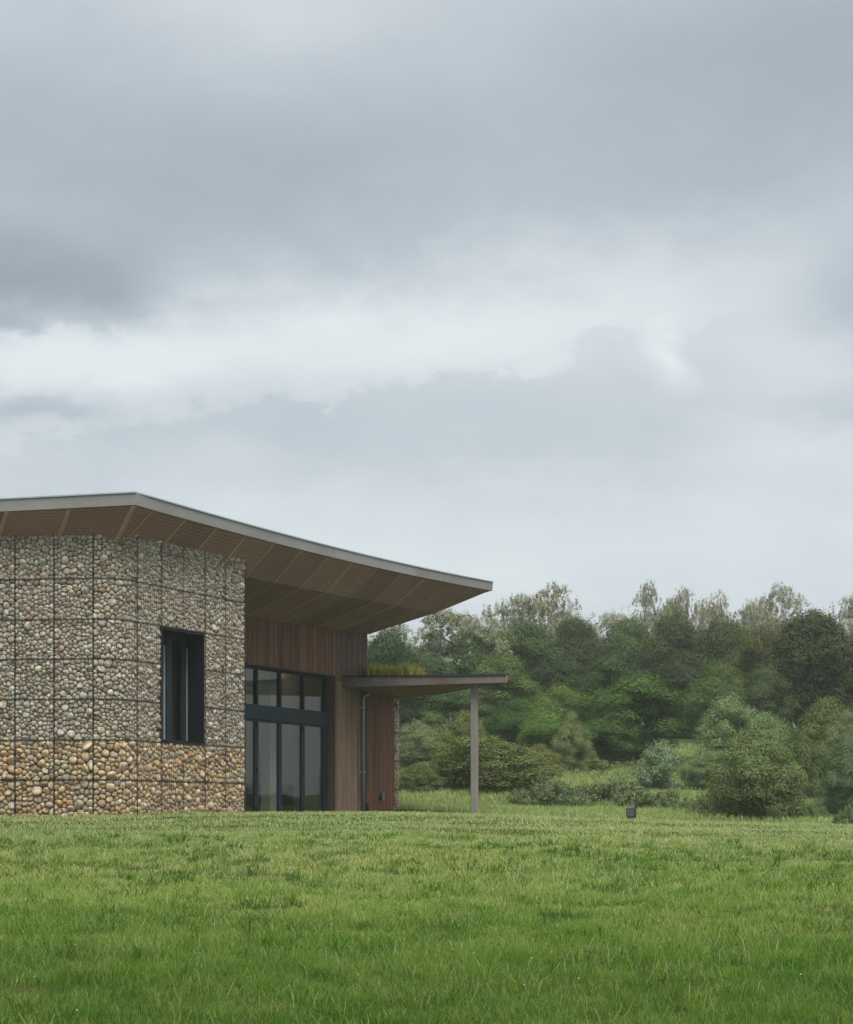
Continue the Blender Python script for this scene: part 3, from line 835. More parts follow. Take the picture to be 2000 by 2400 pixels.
# rainwater pipe, outlet box and wall light
ap = t_at(851.5, PQ + .08)
mb = MB(); top_ = P(ap, .09, z_at(1636, ap, PQ)); 
mb.tube([P(ap, .09, -.15), P(ap, .09, top_.z - .05), P(ap + .03, .12, top_.z + .06), P(ap + .18, .22, ZCAN + .05)], [.042] * 4, 10)
pipe = mb.build('drainpipe', M['zinc'], bld, True)
for zz in (1.42, 3.6):
    mb = MB(); gbox(mb, ap - .06, ap + .06, PQ - .0, PQ + .145, zz - .02, zz + .02); gbox(mb, ap - .19, ap - .05, PQ, PQ + .03, zz - .018, zz + .012); mb.build('bracket', M['zinc'], pipe)
al = t_at(892, PQ)
zl = z_at(1866, al, PQ)
mb = MB(); gbox(mb, al, al + .10, PQ, PQ + .10, zl - .14, zl + .14); wl = mb.build('wall_light', M['strip'], bld)
mb = MB(); gbox(mb, al - .12, al - .02, PQ, PQ + .05, zl - .13, zl + .0); mb.build('backplate', M['frame_dark'], wl)
ab = t_at(857, PQ); mb = MB(); gbox(mb, ab, ab + .13, PQ, PQ + .06, .1, .36); mb.build('meter_cover', M['frame_dark'], bld)

# ------------------------------------------------------------------ foliage
def unit(n):
    v = RNG.normal(size=(n, 3)); return v / np.linalg.norm(v, axis=1, keepdims=True)
def leaf_quads(C, Nn, L, Wd, along=None):
    """diamond leaves: centre C, normal Nn, length L, width Wd"""
    n = len(C)
    r_ = unit(n) if along is None else along
    a = r_ - Nn * np.sum(r_ * Nn, 1, keepdims=True); a /= np.linalg.norm(a, axis=1, keepdims=True) + 1e-9
    b = np.cross(Nn, a)
    L = np.asarray(L).reshape(-1, 1); Wd = np.asarray(Wd).reshape(-1, 1)
    bend = Nn * L * .18
    v = np.stack([C - a * L / 2 - bend * .5, C + b * Wd / 2, C + a * L / 2 - bend * .5, C - b * Wd / 2], 1)
    return v.reshape(-1, 3)
PROF = {
    'oak': lambda z: np.interp(z, [0, .12, .3, .6, .85, 1], [.22, .55, .95, 1.0, .72, .22]),
    'tall': lambda z: np.interp(z, [0, .2, .5, .8, .93, 1], [.5, .8, 1.0, .9, .72, .42]),
    'dome': lambda z: np.interp(z, [0, .15, .45, .75, .92, 1], [.90, 1.0, .98, .84, .60, .28]),
    'round': lambda z: np.sqrt(np.clip(1 - (2 * z - .95) ** 2 * .92, 0.02, 1)),
    'mound': lambda z: np.interp(z, [0, .4, .8, 1], [1.0, .9, .6, .2]),
    'cone': lambda z: np.interp(z, [0, .2, .6, 1], [.7, 1.0, .62, .08]),
}
def crown_mesh(name, prof, Rr, H, z0, nb, br, nl, ll, lw, pal, droop=0.0, spiky=0.0, lump=.22):
    ph = RNG.random(3) * 6.28
    zr = RNG.beta(.85 if prof in ('dome', 'mound') else 1.15, 1.0, nb); ang = RNG.random(nb) * 6.2832
    zt = zr * (1 - .12 * lump / .22 * (1 + np.sin(ang + ph[1])))
    rad = PROF[prof](zr) * Rr * (1 + lump * np.sin(ang * 2 + ph[0]) * np.sin(zr * 5 + ph[1]) + lump * .7 * np.sin(ang * 3 + ph[2]))
    r_b = br * (.62 + .75 * RNG.random(nb)) * (1.0 if prof != 'mound' else .8)
    rho = np.clip(rad - r_b * .55, 0, None) * np.sqrt(.25 + .75 * RNG.random(nb))
    Cb = np.stack([np.cos(ang) * rho, np.sin(ang) * rho, z0 + zt * (H - z0 - br * .8) + br * .15], 1)
    w = r_b ** 2; idx = RNG.choice(nb, nl, p=w / w.sum())
    d = unit(nl); d[:, 2] = np.where(RNG.random(nl) < .70, np.abs(d[:, 2]), d[:, 2])
    u = RNG.random(nl)
    k = .66 + .36 * np.sqrt(u) + .40 * RNG.random(nl) ** 9
    # lobes on each clump so the surface is broken into twigs
    ld = np.sin(d[:, 0] * 9 + idx) * np.sin(d[:, 1] * 8 + idx * 2.1) * np.sin(d[:, 2] * 9 + idx * .7)
    k *= 1 + .28 * ld
    Cc = Cb[idx] + d * (r_b[idx] * k)[:, None] * np.array([1.0, 1.0, .88])
    if droop:
        ns_ = nl // 16; sidx = RNG.integers(0, ns_, nl)          # leaves hang on short drooping strands
        anc = Cc[:ns_]; sl = (.25 + RNG.random(ns_)) * droop
        Cc = anc[sidx] + RNG.normal(size=(nl, 3)) * np.array([.07, .07, .07]); Cc[:, 2] -= RNG.random(nl) * sl[sidx]
        idx = idx[:ns_][sidx]; d = d[:ns_][sidx]
    if spiky:
        m_ = RNG.random(nl) < .4
        Cc[m_] += d[m_] * (RNG.random(m_.sum()) ** 3 * spiky)[:, None] + np.array([0, 0, 1.0]) * (RNG.random(m_.sum()) ** 3 * spiky)[:, None]
    Cc[:, 2] = np.maximum(Cc[:, 2], .03)
    Nn = d * 1.0 + unit(nl) * .38 + np.array([0, 0, .25]); Nn /= np.linalg.norm(Nn, axis=1, keepdims=True)
    L = ll * (.6 + .8 * RNG.random(nl)); Wd = lw * (.6 + .8 * RNG.random(nl))
    al = None
    if droop: al = unit(nl) * .5 + np.array([0, 0, -1.0])
    if spiky: al = d + unit(nl) * .5 + np.array([0, 0, .6])
    v = leaf_quads(Cc, Nn, L, Wd, al)
    p = np.array(pal); cw = RNG.random((nb, len(p))) ** 3; cw /= cw.sum(1, keepdims=True)
    cb = cw @ p
    lc = p[RNG.integers(0, len(p), nl)]
    col = cb[idx] * .8 + lc * .2
    col *= (.86 + .28 * RNG.random(nl))[:, None]
    return np_mesh(name, M['leaf'], v, 4, [(0, 1, 2, 3)], col)
def trunk_mesh(Rr, H, th):
    mb = MB(); n = 5
    lean = (rnd.uniform(-.05, .05), rnd.uniform(-.05, .05))
    pts = [(lean[0] * H * (i / n) ** 2, lean[1] * H * (i / n) ** 2, -.4 + (H * .8 + .4) * i / n) for i in range(n + 1)]
    mb.tube(pts, [th * (1.25 if i == 0 else 1) * (1 - .8 * i / n) for i in range(n + 1)], 7)
    for k in range(7):
        b0 = Vector(pts[1 + k % 4]); a_ = rnd.random() * 6.28; l_ = Rr * rnd.uniform(.5, .8)
        mid = b0 + Vector((math.cos(a_) * l_ * .5, math.sin(a_) * l_ * .5, l_ * .35)); e_ = mid + Vector((math.cos(a_ + .3) * l_ * .45, math.sin(a_ + .3) * l_ * .45, l_ * .3))
        mb.tube([b0, mid, e_], [th * .42, th * .26, th * .06], 5)
    return mb.mesh('trunk', M['bark'], True)
G_OAK = [(.060, .100, .024), (.080, .128, .028), (.046, .078, .022), (.115, .155, .036), (.060, .088, .030)]
G_HAZED = [(.25, .25, .15), (.29, .28, .175), (.205, .215, .13), (.29, .265, .18)]  # skyline leaves, distance haze painted in as a paler leaf colour
G_HAW = [(.115, .142, .040), (.090, .120, .034), (.145, .160, .050), (.070, .094, .032), (.155, .148, .06)]
G_SIL = [(.20, .245, .155), (.165, .21, .13), (.235, .275, .18), (.14, .18, .105)]
G_WIL = [(.130, .165, .070), (.095, .130, .052), (.160, .190, .088), (.18, .20, .10)]
G_BRA = [(.105, .140, .055), (.08, .112, .042), (.14, .17, .075), (.17, .18, .09)]
SPEC = {}
def species(key, n, R_, H_, z0, th, **kw):
    SPEC[key] = []
    for i in range(n): SPEC[key].append((crown_mesh('crown', Rr=R_, H=H_, z0=z0, **kw), trunk_mesh(R_, H_, th), R_, H_))
species('oak', 5, 4.2, 9.0, .8, .26, prof='oak', nb=58, br=1.42, nl=52000, ll=.165, lw=.11, pal=G_OAK)
species('tall', 5, 3.4, 11.0, 1.2, .17, prof='tall', nb=90, br=.95, nl=48000, ll=.15, lw=.075, pal=G_HAZED, droop=.45, lump=.36)
species('shrub', 4, 3.0, 4.2, .15, .12, prof='dome', nb=85, br=.66, nl=36000, ll=.11, lw=.07, pal=G_HAW)
species('willow', 2, 2.2, 4.0, .1, .12, prof='dome', nb=110, br=.52, nl=56000, ll=.10, lw=.045, pal=G_WIL, spiky=.22)
species('silver', 1, 1.0, 2.0, .08, .06, prof='round', nb=45, br=.28, nl=9000, ll=.11, lw=.038, pal=G_SIL, spiky=.28, lump=.08)
species('mound', 3, 3.2, 1.2, .0, .05, prof='mound', nb=70, br=.40, nl=12000, ll=.12, lw=.075, pal=G_BRA)
used = {}
def tree(kind, px, ytop, wpx, d, name, label, cat, tint=(1, 1, 1), group=None, rot=None):
    X = (px - CX) / FPX * d; zb = float(terr(X, d)); ht = (HY - ytop + (12 if kind == 'tall' else 0)) / FPX * d - zb; rr = wpx / 2 * d / FPX * (1.17 if kind in ('willow', 'shrub', 'silver') else 1.08)
    lst = SPEC[kind]; i = used.get(kind, 0); used[kind] = i + 1
    cm, tm, R0, H0 = lst[i % len(lst)]
    e = thing(name, label, cat, (X, d, zb), group)
    a_ = rnd.random() * 6.28 if rot is None else rot
    for nm, me in (('crown', cm), ('trunk', tm)):
        o = bpy.data.objects.new(nm, me); COL.objects.link(o); o.parent = e
        o.rotation_euler = (0, 0, a_); o.scale = (rr / R0, rr / R0, ht / H0); o.color = (*tint, 1)
    return e
SK = 'trees along the skyline'; MD = 'dark trees on the wooded slope'; FR = 'shrubs at the foot of the slope'
T = [
 # skyline: tall, thin, pale
 ('tall', 1065, 1408, 239, 128, 'willow_tree', 'pale grey-green weeping tree just right of the big roof tip', 'tree', (.80, .88, .84), SK),
 ('tall', 950, 1470, 218, 210, 'birch_tree', 'pale tree half hidden under the sloping edge of the big roof', 'tree', (.7, .82, .8), SK),
 ('tall', 1190, 1370, 174, 210, 'birch_tree', 'tall pale skyline tree with a pointed top, first right of the dip beside the roof', 'tree', (.85, .9, .85), SK),
 ('tall', 1335, 1371, 196, 213, 'birch_tree', 'broad pale skyline tree with a rounded twiggy top above the canopy post', 'tree', (.95, .9, .85), SK),
 ('tall', 1275, 1395, 174, 231, 'birch_tree', 'hazy skyline tree filling the gap between two taller pale trees above the post', 'tree', (.95, 1, 1), SK),
 ('tall', 1425, 1412, 188, 241, 'birch_tree', 'low hazy tree in the lowest part of the skyline', 'tree', (1.0, 1.05, 1.05), SK),
 ('tall', 1515, 1371, 123, 210, 'birch_tree', 'slender tree rising sharply beside the skyline dip, leaning top and gaps of sky', 'tree', (.8, .78, .72), SK),
 ('tall', 1555, 1384, 130, 217, 'birch_tree', 'bushy-topped skyline tree directly above the small round silvery bush', 'tree', (.85, .85, .8), SK),
 ('tall', 1618, 1380, 116, 213, 'birch_tree', 'brownish skyline tree with a narrow pointed crown and sky gaps on its right', 'tree', (.9, .84, .76), SK),
 ('tall', 1688, 1384, 123, 218, 'birch_tree', 'feathery skyline tree with drooping tip above the big front willow', 'tree', (.85, .82, .76), SK),
 ('tall', 1750, 1378, 145, 210, 'birch_tree', 'wide skyline tree with an open lacy top, right of the feathery one', 'tree', (.85, .9, .82), SK),
 ('tall', 1832, 1380, 174, 221, 'birch_tree', 'tallest lacy tree towards the right of the skyline, sky showing through', 'tree', (.9, .9, .82), SK),
 ('tall', 1905, 1412, 130, 231, 'birch_tree', 'low thin tree in the bright gap behind the russet-topped oak', 'tree', (1, 1, .95), SK),
 ('tall', 1970, 1400, 174, 217, 'birch_tree', 'pale skyline tree at the far right-hand end', 'tree', (.95, .98, .92), SK),
 ('tall', 1650, 1405, 160, 245, 'birch_tree', 'hazy filler tree far back between the brownish and feathery trees', 'tree', (1, 1, 1), SK),
 ('tall', 1140, 1408, 160, 227, 'birch_tree', 'low pale tree in the skyline dip right of the weeping tree', 'tree', (.95, 1, 1), SK),
 ('tall', 1790, 1402, 160, 245, 'birch_tree', 'hazy tree far back between the two lacy skyline trees', 'tree', (1, 1, 1), SK),
 ('tall', 2070, 1390, 203, 217, 'birch_tree', 'pale skyline tree past the edge of the wood', 'tree', (.95, .98, .92), SK),
 # middle wood
 ('oak', 915, 1465, 170, 108, 'oak_tree', 'dark green tree rising over the low wing, beside the timber corner', 'tree', (0.53, 0.62, 0.62), MD),
 ('oak', 1010, 1540, 150, 122, 'oak_tree', 'dark tree below the weeping tree, behind the canopy roof', 'tree', (0.81, 0.90, 0.90), MD),
 ('oak', 1120, 1482, 180, 126, 'oak_tree', 'dark round tree in front of the dip, above the canopy end', 'tree', (0.70, 0.73, 0.70), MD),
 ('oak', 1245, 1455, 190, 134, 'oak_tree', 'dense dark tree under the two tall pale trees', 'tree', (0.85, 0.87, 0.81), MD),
 ('oak', 1360, 1452, 180, 138, 'oak_tree', 'grey-green tree with a flat broad crown beneath the skyline dip', 'tree', (0.63, 0.60, 0.57), MD),
 ('oak', 1470, 1440, 170, 140, 'oak_tree', 'dark tree left of the slender skyline tree, high on the slope', 'tree', (0.95, 0.95, 0.85), MD),
 ('oak', 1580, 1450, 190, 136, 'oak_tree', 'dark spreading tree high above the silvery bush', 'tree', (0.66, 0.65, 0.63), MD),
 ('oak', 1700, 1448, 180, 138, 'oak_tree', 'olive tree high on the slope under the feathery skyline tree', 'tree', (0.92, 0.80, 0.72), MD),
 ('oak', 1790, 1470, 150, 132, 'oak_tree', 'brown-tinged tree left of the russet-topped oak', 'tree', (0.86, 0.68, 0.61), MD),
 ('oak', 1900, 1440, 260, 118, 'oak_tree', 'huge dark oak with a russet top at the right of the slope', 'tree', (0.61, 0.50, 0.50), MD),
 ('oak', 2010, 1490, 160, 126, 'oak_tree', 'olive tree at the far right behind the russet-topped oak', 'tree', (1.17, 0.95, 0.81), MD),
 ('oak', 1185, 1545, 200, 116, 'oak_tree', 'light-edged tree spreading just above the canopy end', 'tree', (1.25, 1.20, 1.00), MD),
 ('oak', 1310, 1535, 190, 120, 'oak_tree', 'shadowy tree mid-slope, up and right of the canopy end', 'tree', (0.55, 0.57, 0.57), MD),
 ('oak', 1430, 1530, 180, 122, 'oak_tree', 'dark blue-green tree behind the big round front tree', 'tree', (0.56, 0.61, 0.63), MD),
 ('oak', 1680, 1555, 170, 112, 'oak_tree', 'mid-green tree right of the big round front tree, half-way up', 'tree', (1.09, 1.04, 0.90), MD),
 ('oak', 1600, 1520, 170, 124, 'oak_tree', 'dark tree behind the top right of the big round front tree', 'tree', (0.55, 0.55, 0.55), MD),
 ('oak', 1790, 1570, 160, 112, 'oak_tree', 'grey-green tree at the left foot of the russet-topped oak', 'tree', (0.85, 0.81, 0.81), MD),
 ('oak', 2100, 1500, 240, 110, 'oak_tree', 'dark oak beyond the right-hand end of the wood', 'tree', (0.59, 0.56, 0.56), MD),
 # lower trees
 ('oak', 1495, 1578, 235, 96, 'field_maple', 'big round deep green tree standing out in front of the wood', 'tree', (.76, .95, .68), None),
 ('oak', 1425, 1660, 150, 94, 'field_maple', 'lower left lobe of green tree pressed against the big round one', 'tree', (.84, 1.02, .74), None),
 ('oak', 1320, 1602, 150, 104, 'maple_tree', 'bright green leafy tree above the pale pointed shrub', 'tree', (1.38, 1.38, 1.0), None),
 ('oak', 1080, 1620, 200, 108, 'oak_tree', 'very dark tree filling the space under the canopy roof', 'tree', (.8, .9, .95), None),
 ('oak', 1205, 1640, 130, 98, 'maple_tree', 'dark green tree just right of the canopy post', 'tree', (.62, .85, .7), None),
 ('oak', 1265, 1662, 130, 92, 'maple_tree', 'fresh green small tree between the post and the pointed shrub', 'tree', (1.3, 1.5, 1.15), None),
 ('willow', 1735, 1628, 170, 92, 'sallow_tree', 'pale green shrubby tree behind the big front willow', 'tree', (1.05, 1.25, 1.1), None),
 ('shrub', 1925, 1640, 150, 92, 'hawthorn_tree', 'rounded yellow-green tree at the right, under the russet-topped oak', 'tree', (.95, 1.05, .9), None),
 ('willow', 1990, 1668, 110, 88, 'sallow_tree', 'pale small tree right of the rounded yellow-green one', 'tree', (1.05, 1.1, .95), None),
 # front shrubs
 ('willow', 980, 1688, 130, 88, 'willow_bush', 'grey-green rounded willow bush beside the stone end of the low wing', 'bush', (1.05, 1.05, 1.0), FR),
 ('shrub', 1085, 1672, 120, 90, 'hawthorn_bush', 'yellow-green bush behind the canopy post', 'bush', (1.15, 1.2, 1.0), FR),
 ('shrub', 1035, 1672, 110, 95, 'hawthorn_bush', 'dark green bush between the willow bush and the post', 'bush', (.75, .95, .9), FR),
 ('shrub', 1140, 1722, 300, 77, 'hawthorn_bush', 'wide spreading hawthorn with layered branches behind the post', 'bush', (1.0, 1.05, .95), FR),
 ('shrub', 975, 1790, 120, 76, 'bramble_bush', 'low dark bramble bush against the right end of the building', 'bush', (.85, .95, .9), FR),
 ('willow', 1345, 1672, 90, 90, 'pointed_shrub', 'pale pointed feathery shrub in front of the big round tree', 'bush', (1.15, 1.15, .95), FR),
 ('shrub', 1265, 1748, 110, 86, 'hawthorn_bush', 'yellowish twiggy bush right of the wide hawthorn', 'bush', (1.35, 1.2, 1.0), FR),
 ('shrub', 1390, 1780, 100, 90, 'hawthorn_bush', 'low yellowish bush at the foot of the big round tree', 'bush', (1.3, 1.2, .95), FR),
 ('silver', 1543, 1746, 98, 80, 'silver_bush', 'small round silvery bush standing alone on the grassy slope', 'bush', (.92, 1.02, .86), None),
 ('willow', 1764, 1692, 198, 63, 'willow_bush', 'large spreading grey-green willow at the edge of the lawn', 'bush', (.92, 1.0, .76), None),
 ('shrub', 1895, 1715, 120, 78, 'hawthorn_bush', 'dark bush between the large willow and the one at the right', 'bush', (.8, .95, .9), FR),
 ('willow', 1995, 1735, 140, 70, 'willow_bush', 'dark green bush at the right-hand end of the lawn', 'bush', (.72, .9, .85), FR),
 ('willow', 1660, 1760, 110, 82, 'sallow_bush', 'grassy-green low bush left of the large willow', 'bush', (1.0, 1.1, .95), FR),
 ('mound', 1995, 1885, 90, 60, 'bramble_patch', 'small low bramble at the right end of the lawn edge', 'bush', (1.0, 1.1, 1.0), FR),
]
for r_ in T: tree(*r_)
# wood carrying on to the right of the view and behind the building (it is mirrored in the glass)
SIDE = [(-20, 108, 10, 12, 'dark green oak behind the building, middle one of three'), (-32, 112, 10, 12, 'dark green oak far back behind the gabion wall'), (-11, 112, 9, 11, 'dark green oak just behind the tall timber wall'),
        (34, 118, 12, 12, 'dark green oak closing the right-hand end of the wood'), (42, 132, 13, 12, 'broad oak at the end of the wood, away from the lawn')]
for (X, Y, w_, h_, lb) in SIDE:
    d = float(Y); px = CX + FPX * X / d; zt = float(terr(X, d)) + h_
    tree('oak', px, HY - FPX * zt / d, w_ * FPX / d, d, 'oak_tree', lb, 'tree', (1, 1, 1), 'oaks at the ends of the wood')
for i in range(7):                                      # low hedge across the open side of the field, mirrored in the doors
    X, Y = 48 + i * 5.5, 118 - i * 9.0
    d = Y; px = CX + FPX * X / d; zt = float(terr(X, d)) + 2.3 + (i % 3) * .3
    tree('shrub', px, HY - FPX * zt / d, 7.0 * FPX / d, d, 'hedge_bush', 'bush in the low far hedge along the open right side of the field', 'bush', (.8, .9, .85), 'bushes of the far hedge')

# brambles and rank growth on the slope: nobody could count it
def ground_cover():
    def scatter(n, x0, x1, y0, y1, hmax, ll, lw, pal, nscale, thr):
        Y = np.sqrt(RNG.random(n) * (y1 ** 2 - y0 ** 2) + y0 ** 2); X = (RNG.random(n) * (x1 - x0) + x0) * Y / 100.0
        h = np.clip(vnoise(X, Y, nscale, 5) - thr, 0, 1) / (1 - thr) * hmax * (.5 + vnoise(X, Y, 1.3, 6)) + .08
        k = 1 - RNG.random(n) ** 2.2
        C = np.stack([X, Y, terr(X, Y) + h * k + .02], 1)
        Nn = unit(n) * .8 + np.array([0, -.15, .7]); Nn /= np.linalg.norm(Nn, axis=1, keepdims=True)
        v = leaf_quads(C, Nn, ll * (.6 + .8 * RNG.random(n)), lw * (.6 + .8 * RNG.random(n)), unit(n) + np.array([0, 0, .5]))
        p = np.array(pal); mixk = vnoise(X, Y, .22, 8)[:, None]
        col = p[RNG.integers(0, len(p), n)] * (1 - .5 * mixk) + np.array([.10, .115, .045]) * .5 * mixk
        return v, col * (.7 + .6 * RNG.random(n))[:, None]
    v1, c1 = scatter(60000, -3, 27, 80, 114, .38, .15, .05, [(.125, .155, .065), (.15, .17, .08), (.10, .135, .055), (.17, .175, .10)], .16, .5)
    me = np_mesh('undergrowth', M['leaf'], v1, 4, [(0, 1, 2, 3)], c1)
    tag(link('undergrowth', me), kind='stuff')
ground_cover()
for (px, yt, w_, d, lb) in [(1420, 1822, 240, 72, 'low bramble bank behind the small box on its stake'), (1290, 1828, 180, 71, 'pale green bramble bank right of the post'), (1560, 1850, 180, 69, 'low bramble bank below the silvery bush'), (1640, 1868, 130, 66, 'low bramble at the left foot of the large willow'), (1890, 1880, 120, 64, 'weedy bramble bank right of the large willow')]:
    tree('mound', px, yt, w_, d, 'bramble_patch', lb, 'bush', (1.0, 1.05, 1.0), 'bramble banks along the lawn edge')

# ------------------------------------------------------------------ grass
def blades(X, Y, Hh, Wd, cols, lean, name, zoff=0.0):
    n = len(X)
    Z = terr(X, Y) - .01 + zoff
    a = RNG.random(n) * 6.2832; da = np.stack([np.cos(a), np.sin(a), np.zeros(n)], 1)
    b = RNG.random(n) * 6.2832; db = np.stack([np.cos(b), np.sin(b), np.zeros(n)], 1)
    base = np.stack([X, Y, Z], 1); up = np.array([0, 0, 1.0])
    ln = (lean * (.3 + 1.2 * RNG.random(n)))[:, None]; Hc = Hh[:, None]; w = (Wd / 2)[:, None]
    mid = base + up * Hc * .58 + db * Hc * ln * .30
    tip = base + up * Hc * (1 - .35 * ln) + db * Hc * ln
    v = np.stack([base - da * w, base + da * w, mid + da * w * .8, mid - da * w * .8, tip], 1).reshape(-1, 3)
    k = np.array([.55, .55, 1.0, 1.0, 1.12])
    c = (cols[:, None, :] * np.ones(5)[None, :, None]).reshape(-1, 3)
    me = np_mesh(name, M['blade'], v, 5, [(0, 1, 2, 3), (3, 2, 4)], c)
    return tag(link(name, me), kind='stuff')
def wedge(n, y0, y1, power=1.0, margin=.30):
    Y = y0 + (y1 - y0) * RNG.random(n) ** power
    X = (RNG.random(n) * 2 - 1) * margin * Y
    return X, Y
GC = np.array([(.085, .135, .030), (.110, .155, .035), (.065, .115, .026), (.135, .165, .045), (.16, .165, .06)])
def grass_cols(X, Y, dry=0.0):
    n = len(X)
    lg = (vnoise(X, Y, .16, 11) - .5) * .7 + (vnoise(X, Y, .5, 12) - .5) * .5 + (vnoise(X, Y, 1.7, 13) - .5) * .45 + .5
    w = np.clip(lg, 0, 1)[:, None]
    green = np.array([.068, .140, .018]); mid = np.array([.125, .188, .034]); yel = np.array([.22, .235, .072])
    c = np.where(w < .5, green + (mid - green) * w * 2, mid + (yel - mid) * (w - .5) * 2)
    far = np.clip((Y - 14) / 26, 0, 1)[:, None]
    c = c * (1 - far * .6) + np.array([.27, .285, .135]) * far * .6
    r_ = RNG.random(n)
    st = r_ < (.045 + dry)
    c[st] = np.array([.26, .235, .12]) * (.7 + .5 * RNG.random(st.sum()))[:, None]
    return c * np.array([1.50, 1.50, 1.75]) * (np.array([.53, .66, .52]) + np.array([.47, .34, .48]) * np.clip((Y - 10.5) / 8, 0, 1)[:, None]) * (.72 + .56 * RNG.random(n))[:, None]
def lawn_ok(X, Y):
    """keep blades off the building footprint"""
    rt = (X - G0[0]) * Ux + (Y - G0[1]) * Uy; rq = (X - G0[0]) * Nx + (Y - G0[1]) * Ny
    lq = (X - TC[0]) * Lx + (Y - TC[1]) * Ly
    front_left = (Y - TC[1]) - Ly / Lx * (X - TC[0])
    inside = (rt < 0) & (rq < .02) & (front_left > -.06)
    inside |= (rt >= 0) & (rt < A925 + .5) & (rq < PQ + .03)
    inside |= (rt >= 0) & (rt < A786) & (rq < DQ + .1)
    return ~inside
def on_lawn(px, py):
    """where the sight line through a photo point meets the lawn"""
    d = 8.0
    while d < 60 and (HY - py) / FPX * d > float(terr((px - CX) / FPX * d, d)): d += .05
    return ((px - CX) / FPX * d, d)
BARE = [(*on_lawn(px, py), r_) for px, py, r_ in [(1885, 2196, .35), (1845, 2280, .45), (1310, 2265, .35), (1510, 2320, .3), (235, 2290, .4), (840, 2255, .25), (100, 2320, .35), (1680, 2210, .3), (600, 2130, .3), (1750, 2370, .35), (1930, 2330, .3)]]
for (n, y0, y1, hh, pw, nm) in ((190000, 9.0, 20.0, .85, 1.25, 'lawn_grass'), (170000, 19.5, 36.0, .85, 1.1, 'lawn_grass'), (110000, 35.0, 62.0, .75, 1.0, 'lawn_grass')):
    X, Y = wedge(n, y0, y1, 1.0)
    # density and height follow tussocks; some nearly bare spots
    tus = vnoise(X, Y, 1.4, 21) * .5 + vnoise(X, Y, 3.6, 22) * .5
    bare = np.ones(len(X))
    for bx_, by_, br_ in BARE: bare = np.minimum(bare, np.clip((np.hypot((X - bx_) * .7, Y - by_) + (vnoise(X, Y, 7, 24) - .5) * .25) / br_, .12, 1))
    keep = (RNG.random(len(X)) < bare * np.clip(np.maximum(1.9 * tus - .18, np.clip((Y - 22) / 14, 0, .8)), 0, 1)) & lawn_ok(X, Y)
    X, Y, tus = X[keep], Y[keep], tus[keep]
    big = vnoise(X, Y, .30, 23)
    H = (.03 + .13 * tus ** 1.4 + .05 * big) * (.55 + .9 * RNG.random(len(X))) * hh
    Wd = np.maximum(.0036, .00034 * Y) * (.6 + .8 * RNG.random(len(X)))
    blades(X, Y, H, Wd, grass_cols(X, Y), .7 + .6 * RNG.random(len(X)), nm)
# tussocks: blades fanning out of one root, each with its own tone
nc = 3300
cx_, cy_ = wedge(nc, 9.0, 34.0, 1.15); kk = lawn_ok(cx_, cy_); cx_, cy_ = cx_[kk], cy_[kk]; nc = len(cx_)
m_ = 24; rad = (.03 + .09 * RNG.random(nc)) * (1 + cy_ / 40)
ca_ = RNG.random((nc, m_)) * 6.2832; rr_ = np.sqrt(RNG.random((nc, m_))) * rad[:, None]
X = (cx_[:, None] + np.cos(ca_) * rr_).ravel(); Y = (cy_[:, None] + np.sin(ca_) * rr_).ravel()
ht_ = np.repeat(.07 + .13 * RNG.random(nc) ** 2, m_) * (.5 + .8 * RNG.random(nc * m_))
tone = np.array([(.060, .135, .016), (.09, .175, .022), (.14, .225, .035), (.18, .22, .06), (.045, .10, .014)])[RNG.integers(0, 5, nc)]
blades(X, Y, ht_, np.maximum(.0045, .00042 * Y) * (.7 + .7 * RNG.random(len(X))), np.repeat(tone, m_, axis=0) * (.7 + .6 * RNG.random(nc * m_))[:, None], .7 + .7 * RNG.random(nc * m_), 'grass_tussocks')
# longer stray stems with the light they catch painted as a paler colour
X, Y = wedge(1500, 9.0, 34.0); k = lawn_ok(X, Y); X, Y = X[k], Y[k]
H = .12 + .16 * RNG.random(len(X)); c = np.array([.24, .29, .13]) * (.6 + .7 * RNG.random(len(X)))[:, None]
blades(X, Y, H, np.maximum(.004, .00040 * Y), c, .8 + .5 * RNG.random(len(X)), 'stray_stems')
# small white flower heads scattered through the lawn
n = 70; X, Y = wedge(n, 9.5, 40); k = lawn_ok(X, Y); X, Y = X[k], Y[k]; n = len(X)
v = leaf_quads(np.stack([X, Y, terr(X, Y) + .07 + .06 * RNG.random(n)], 1), np.tile([[0, -.8, .6]], (n, 1)), np.maximum(.009, .0005 * Y), np.maximum(.008, .00045 * Y))
tag(link('white_flowers', np_mesh('white_flowers', M['leaf'], v, 4, [(0, 1, 2, 3)], np.tile([[.62, .62, .55]], (n, 1)))), kind='stuff')
# taller meadow grass beyond the lawn
n = 150000
Y = 61 + 53 * RNG.random(n) ** 1.5; X = (RNG.random(n) * .30 - .03) * Y; k = lawn_ok(X, Y) & ((X > 1.8) | (Y > 66.5)) & (RNG.random(n) < np.clip((Y - 60.5) / 5 + .12, 0, 1)); X, Y = X[k], Y[k]
H = (.14 + .30 * vnoise(X, Y, .4, 31)) * (.5 + .8 * RNG.random(len(X)))
blades(X, Y, H, .0005 * Y * (.6 + .7 * RNG.random(len(X))), grass_cols(X, Y) * np.array([.76, .80, .74]) * np.interp(Y, [62, 70, 78], [1.22, 1.1, 1.18])[:, None], .5 + .3 * RNG.random(len(X)), 'meadow_grass')
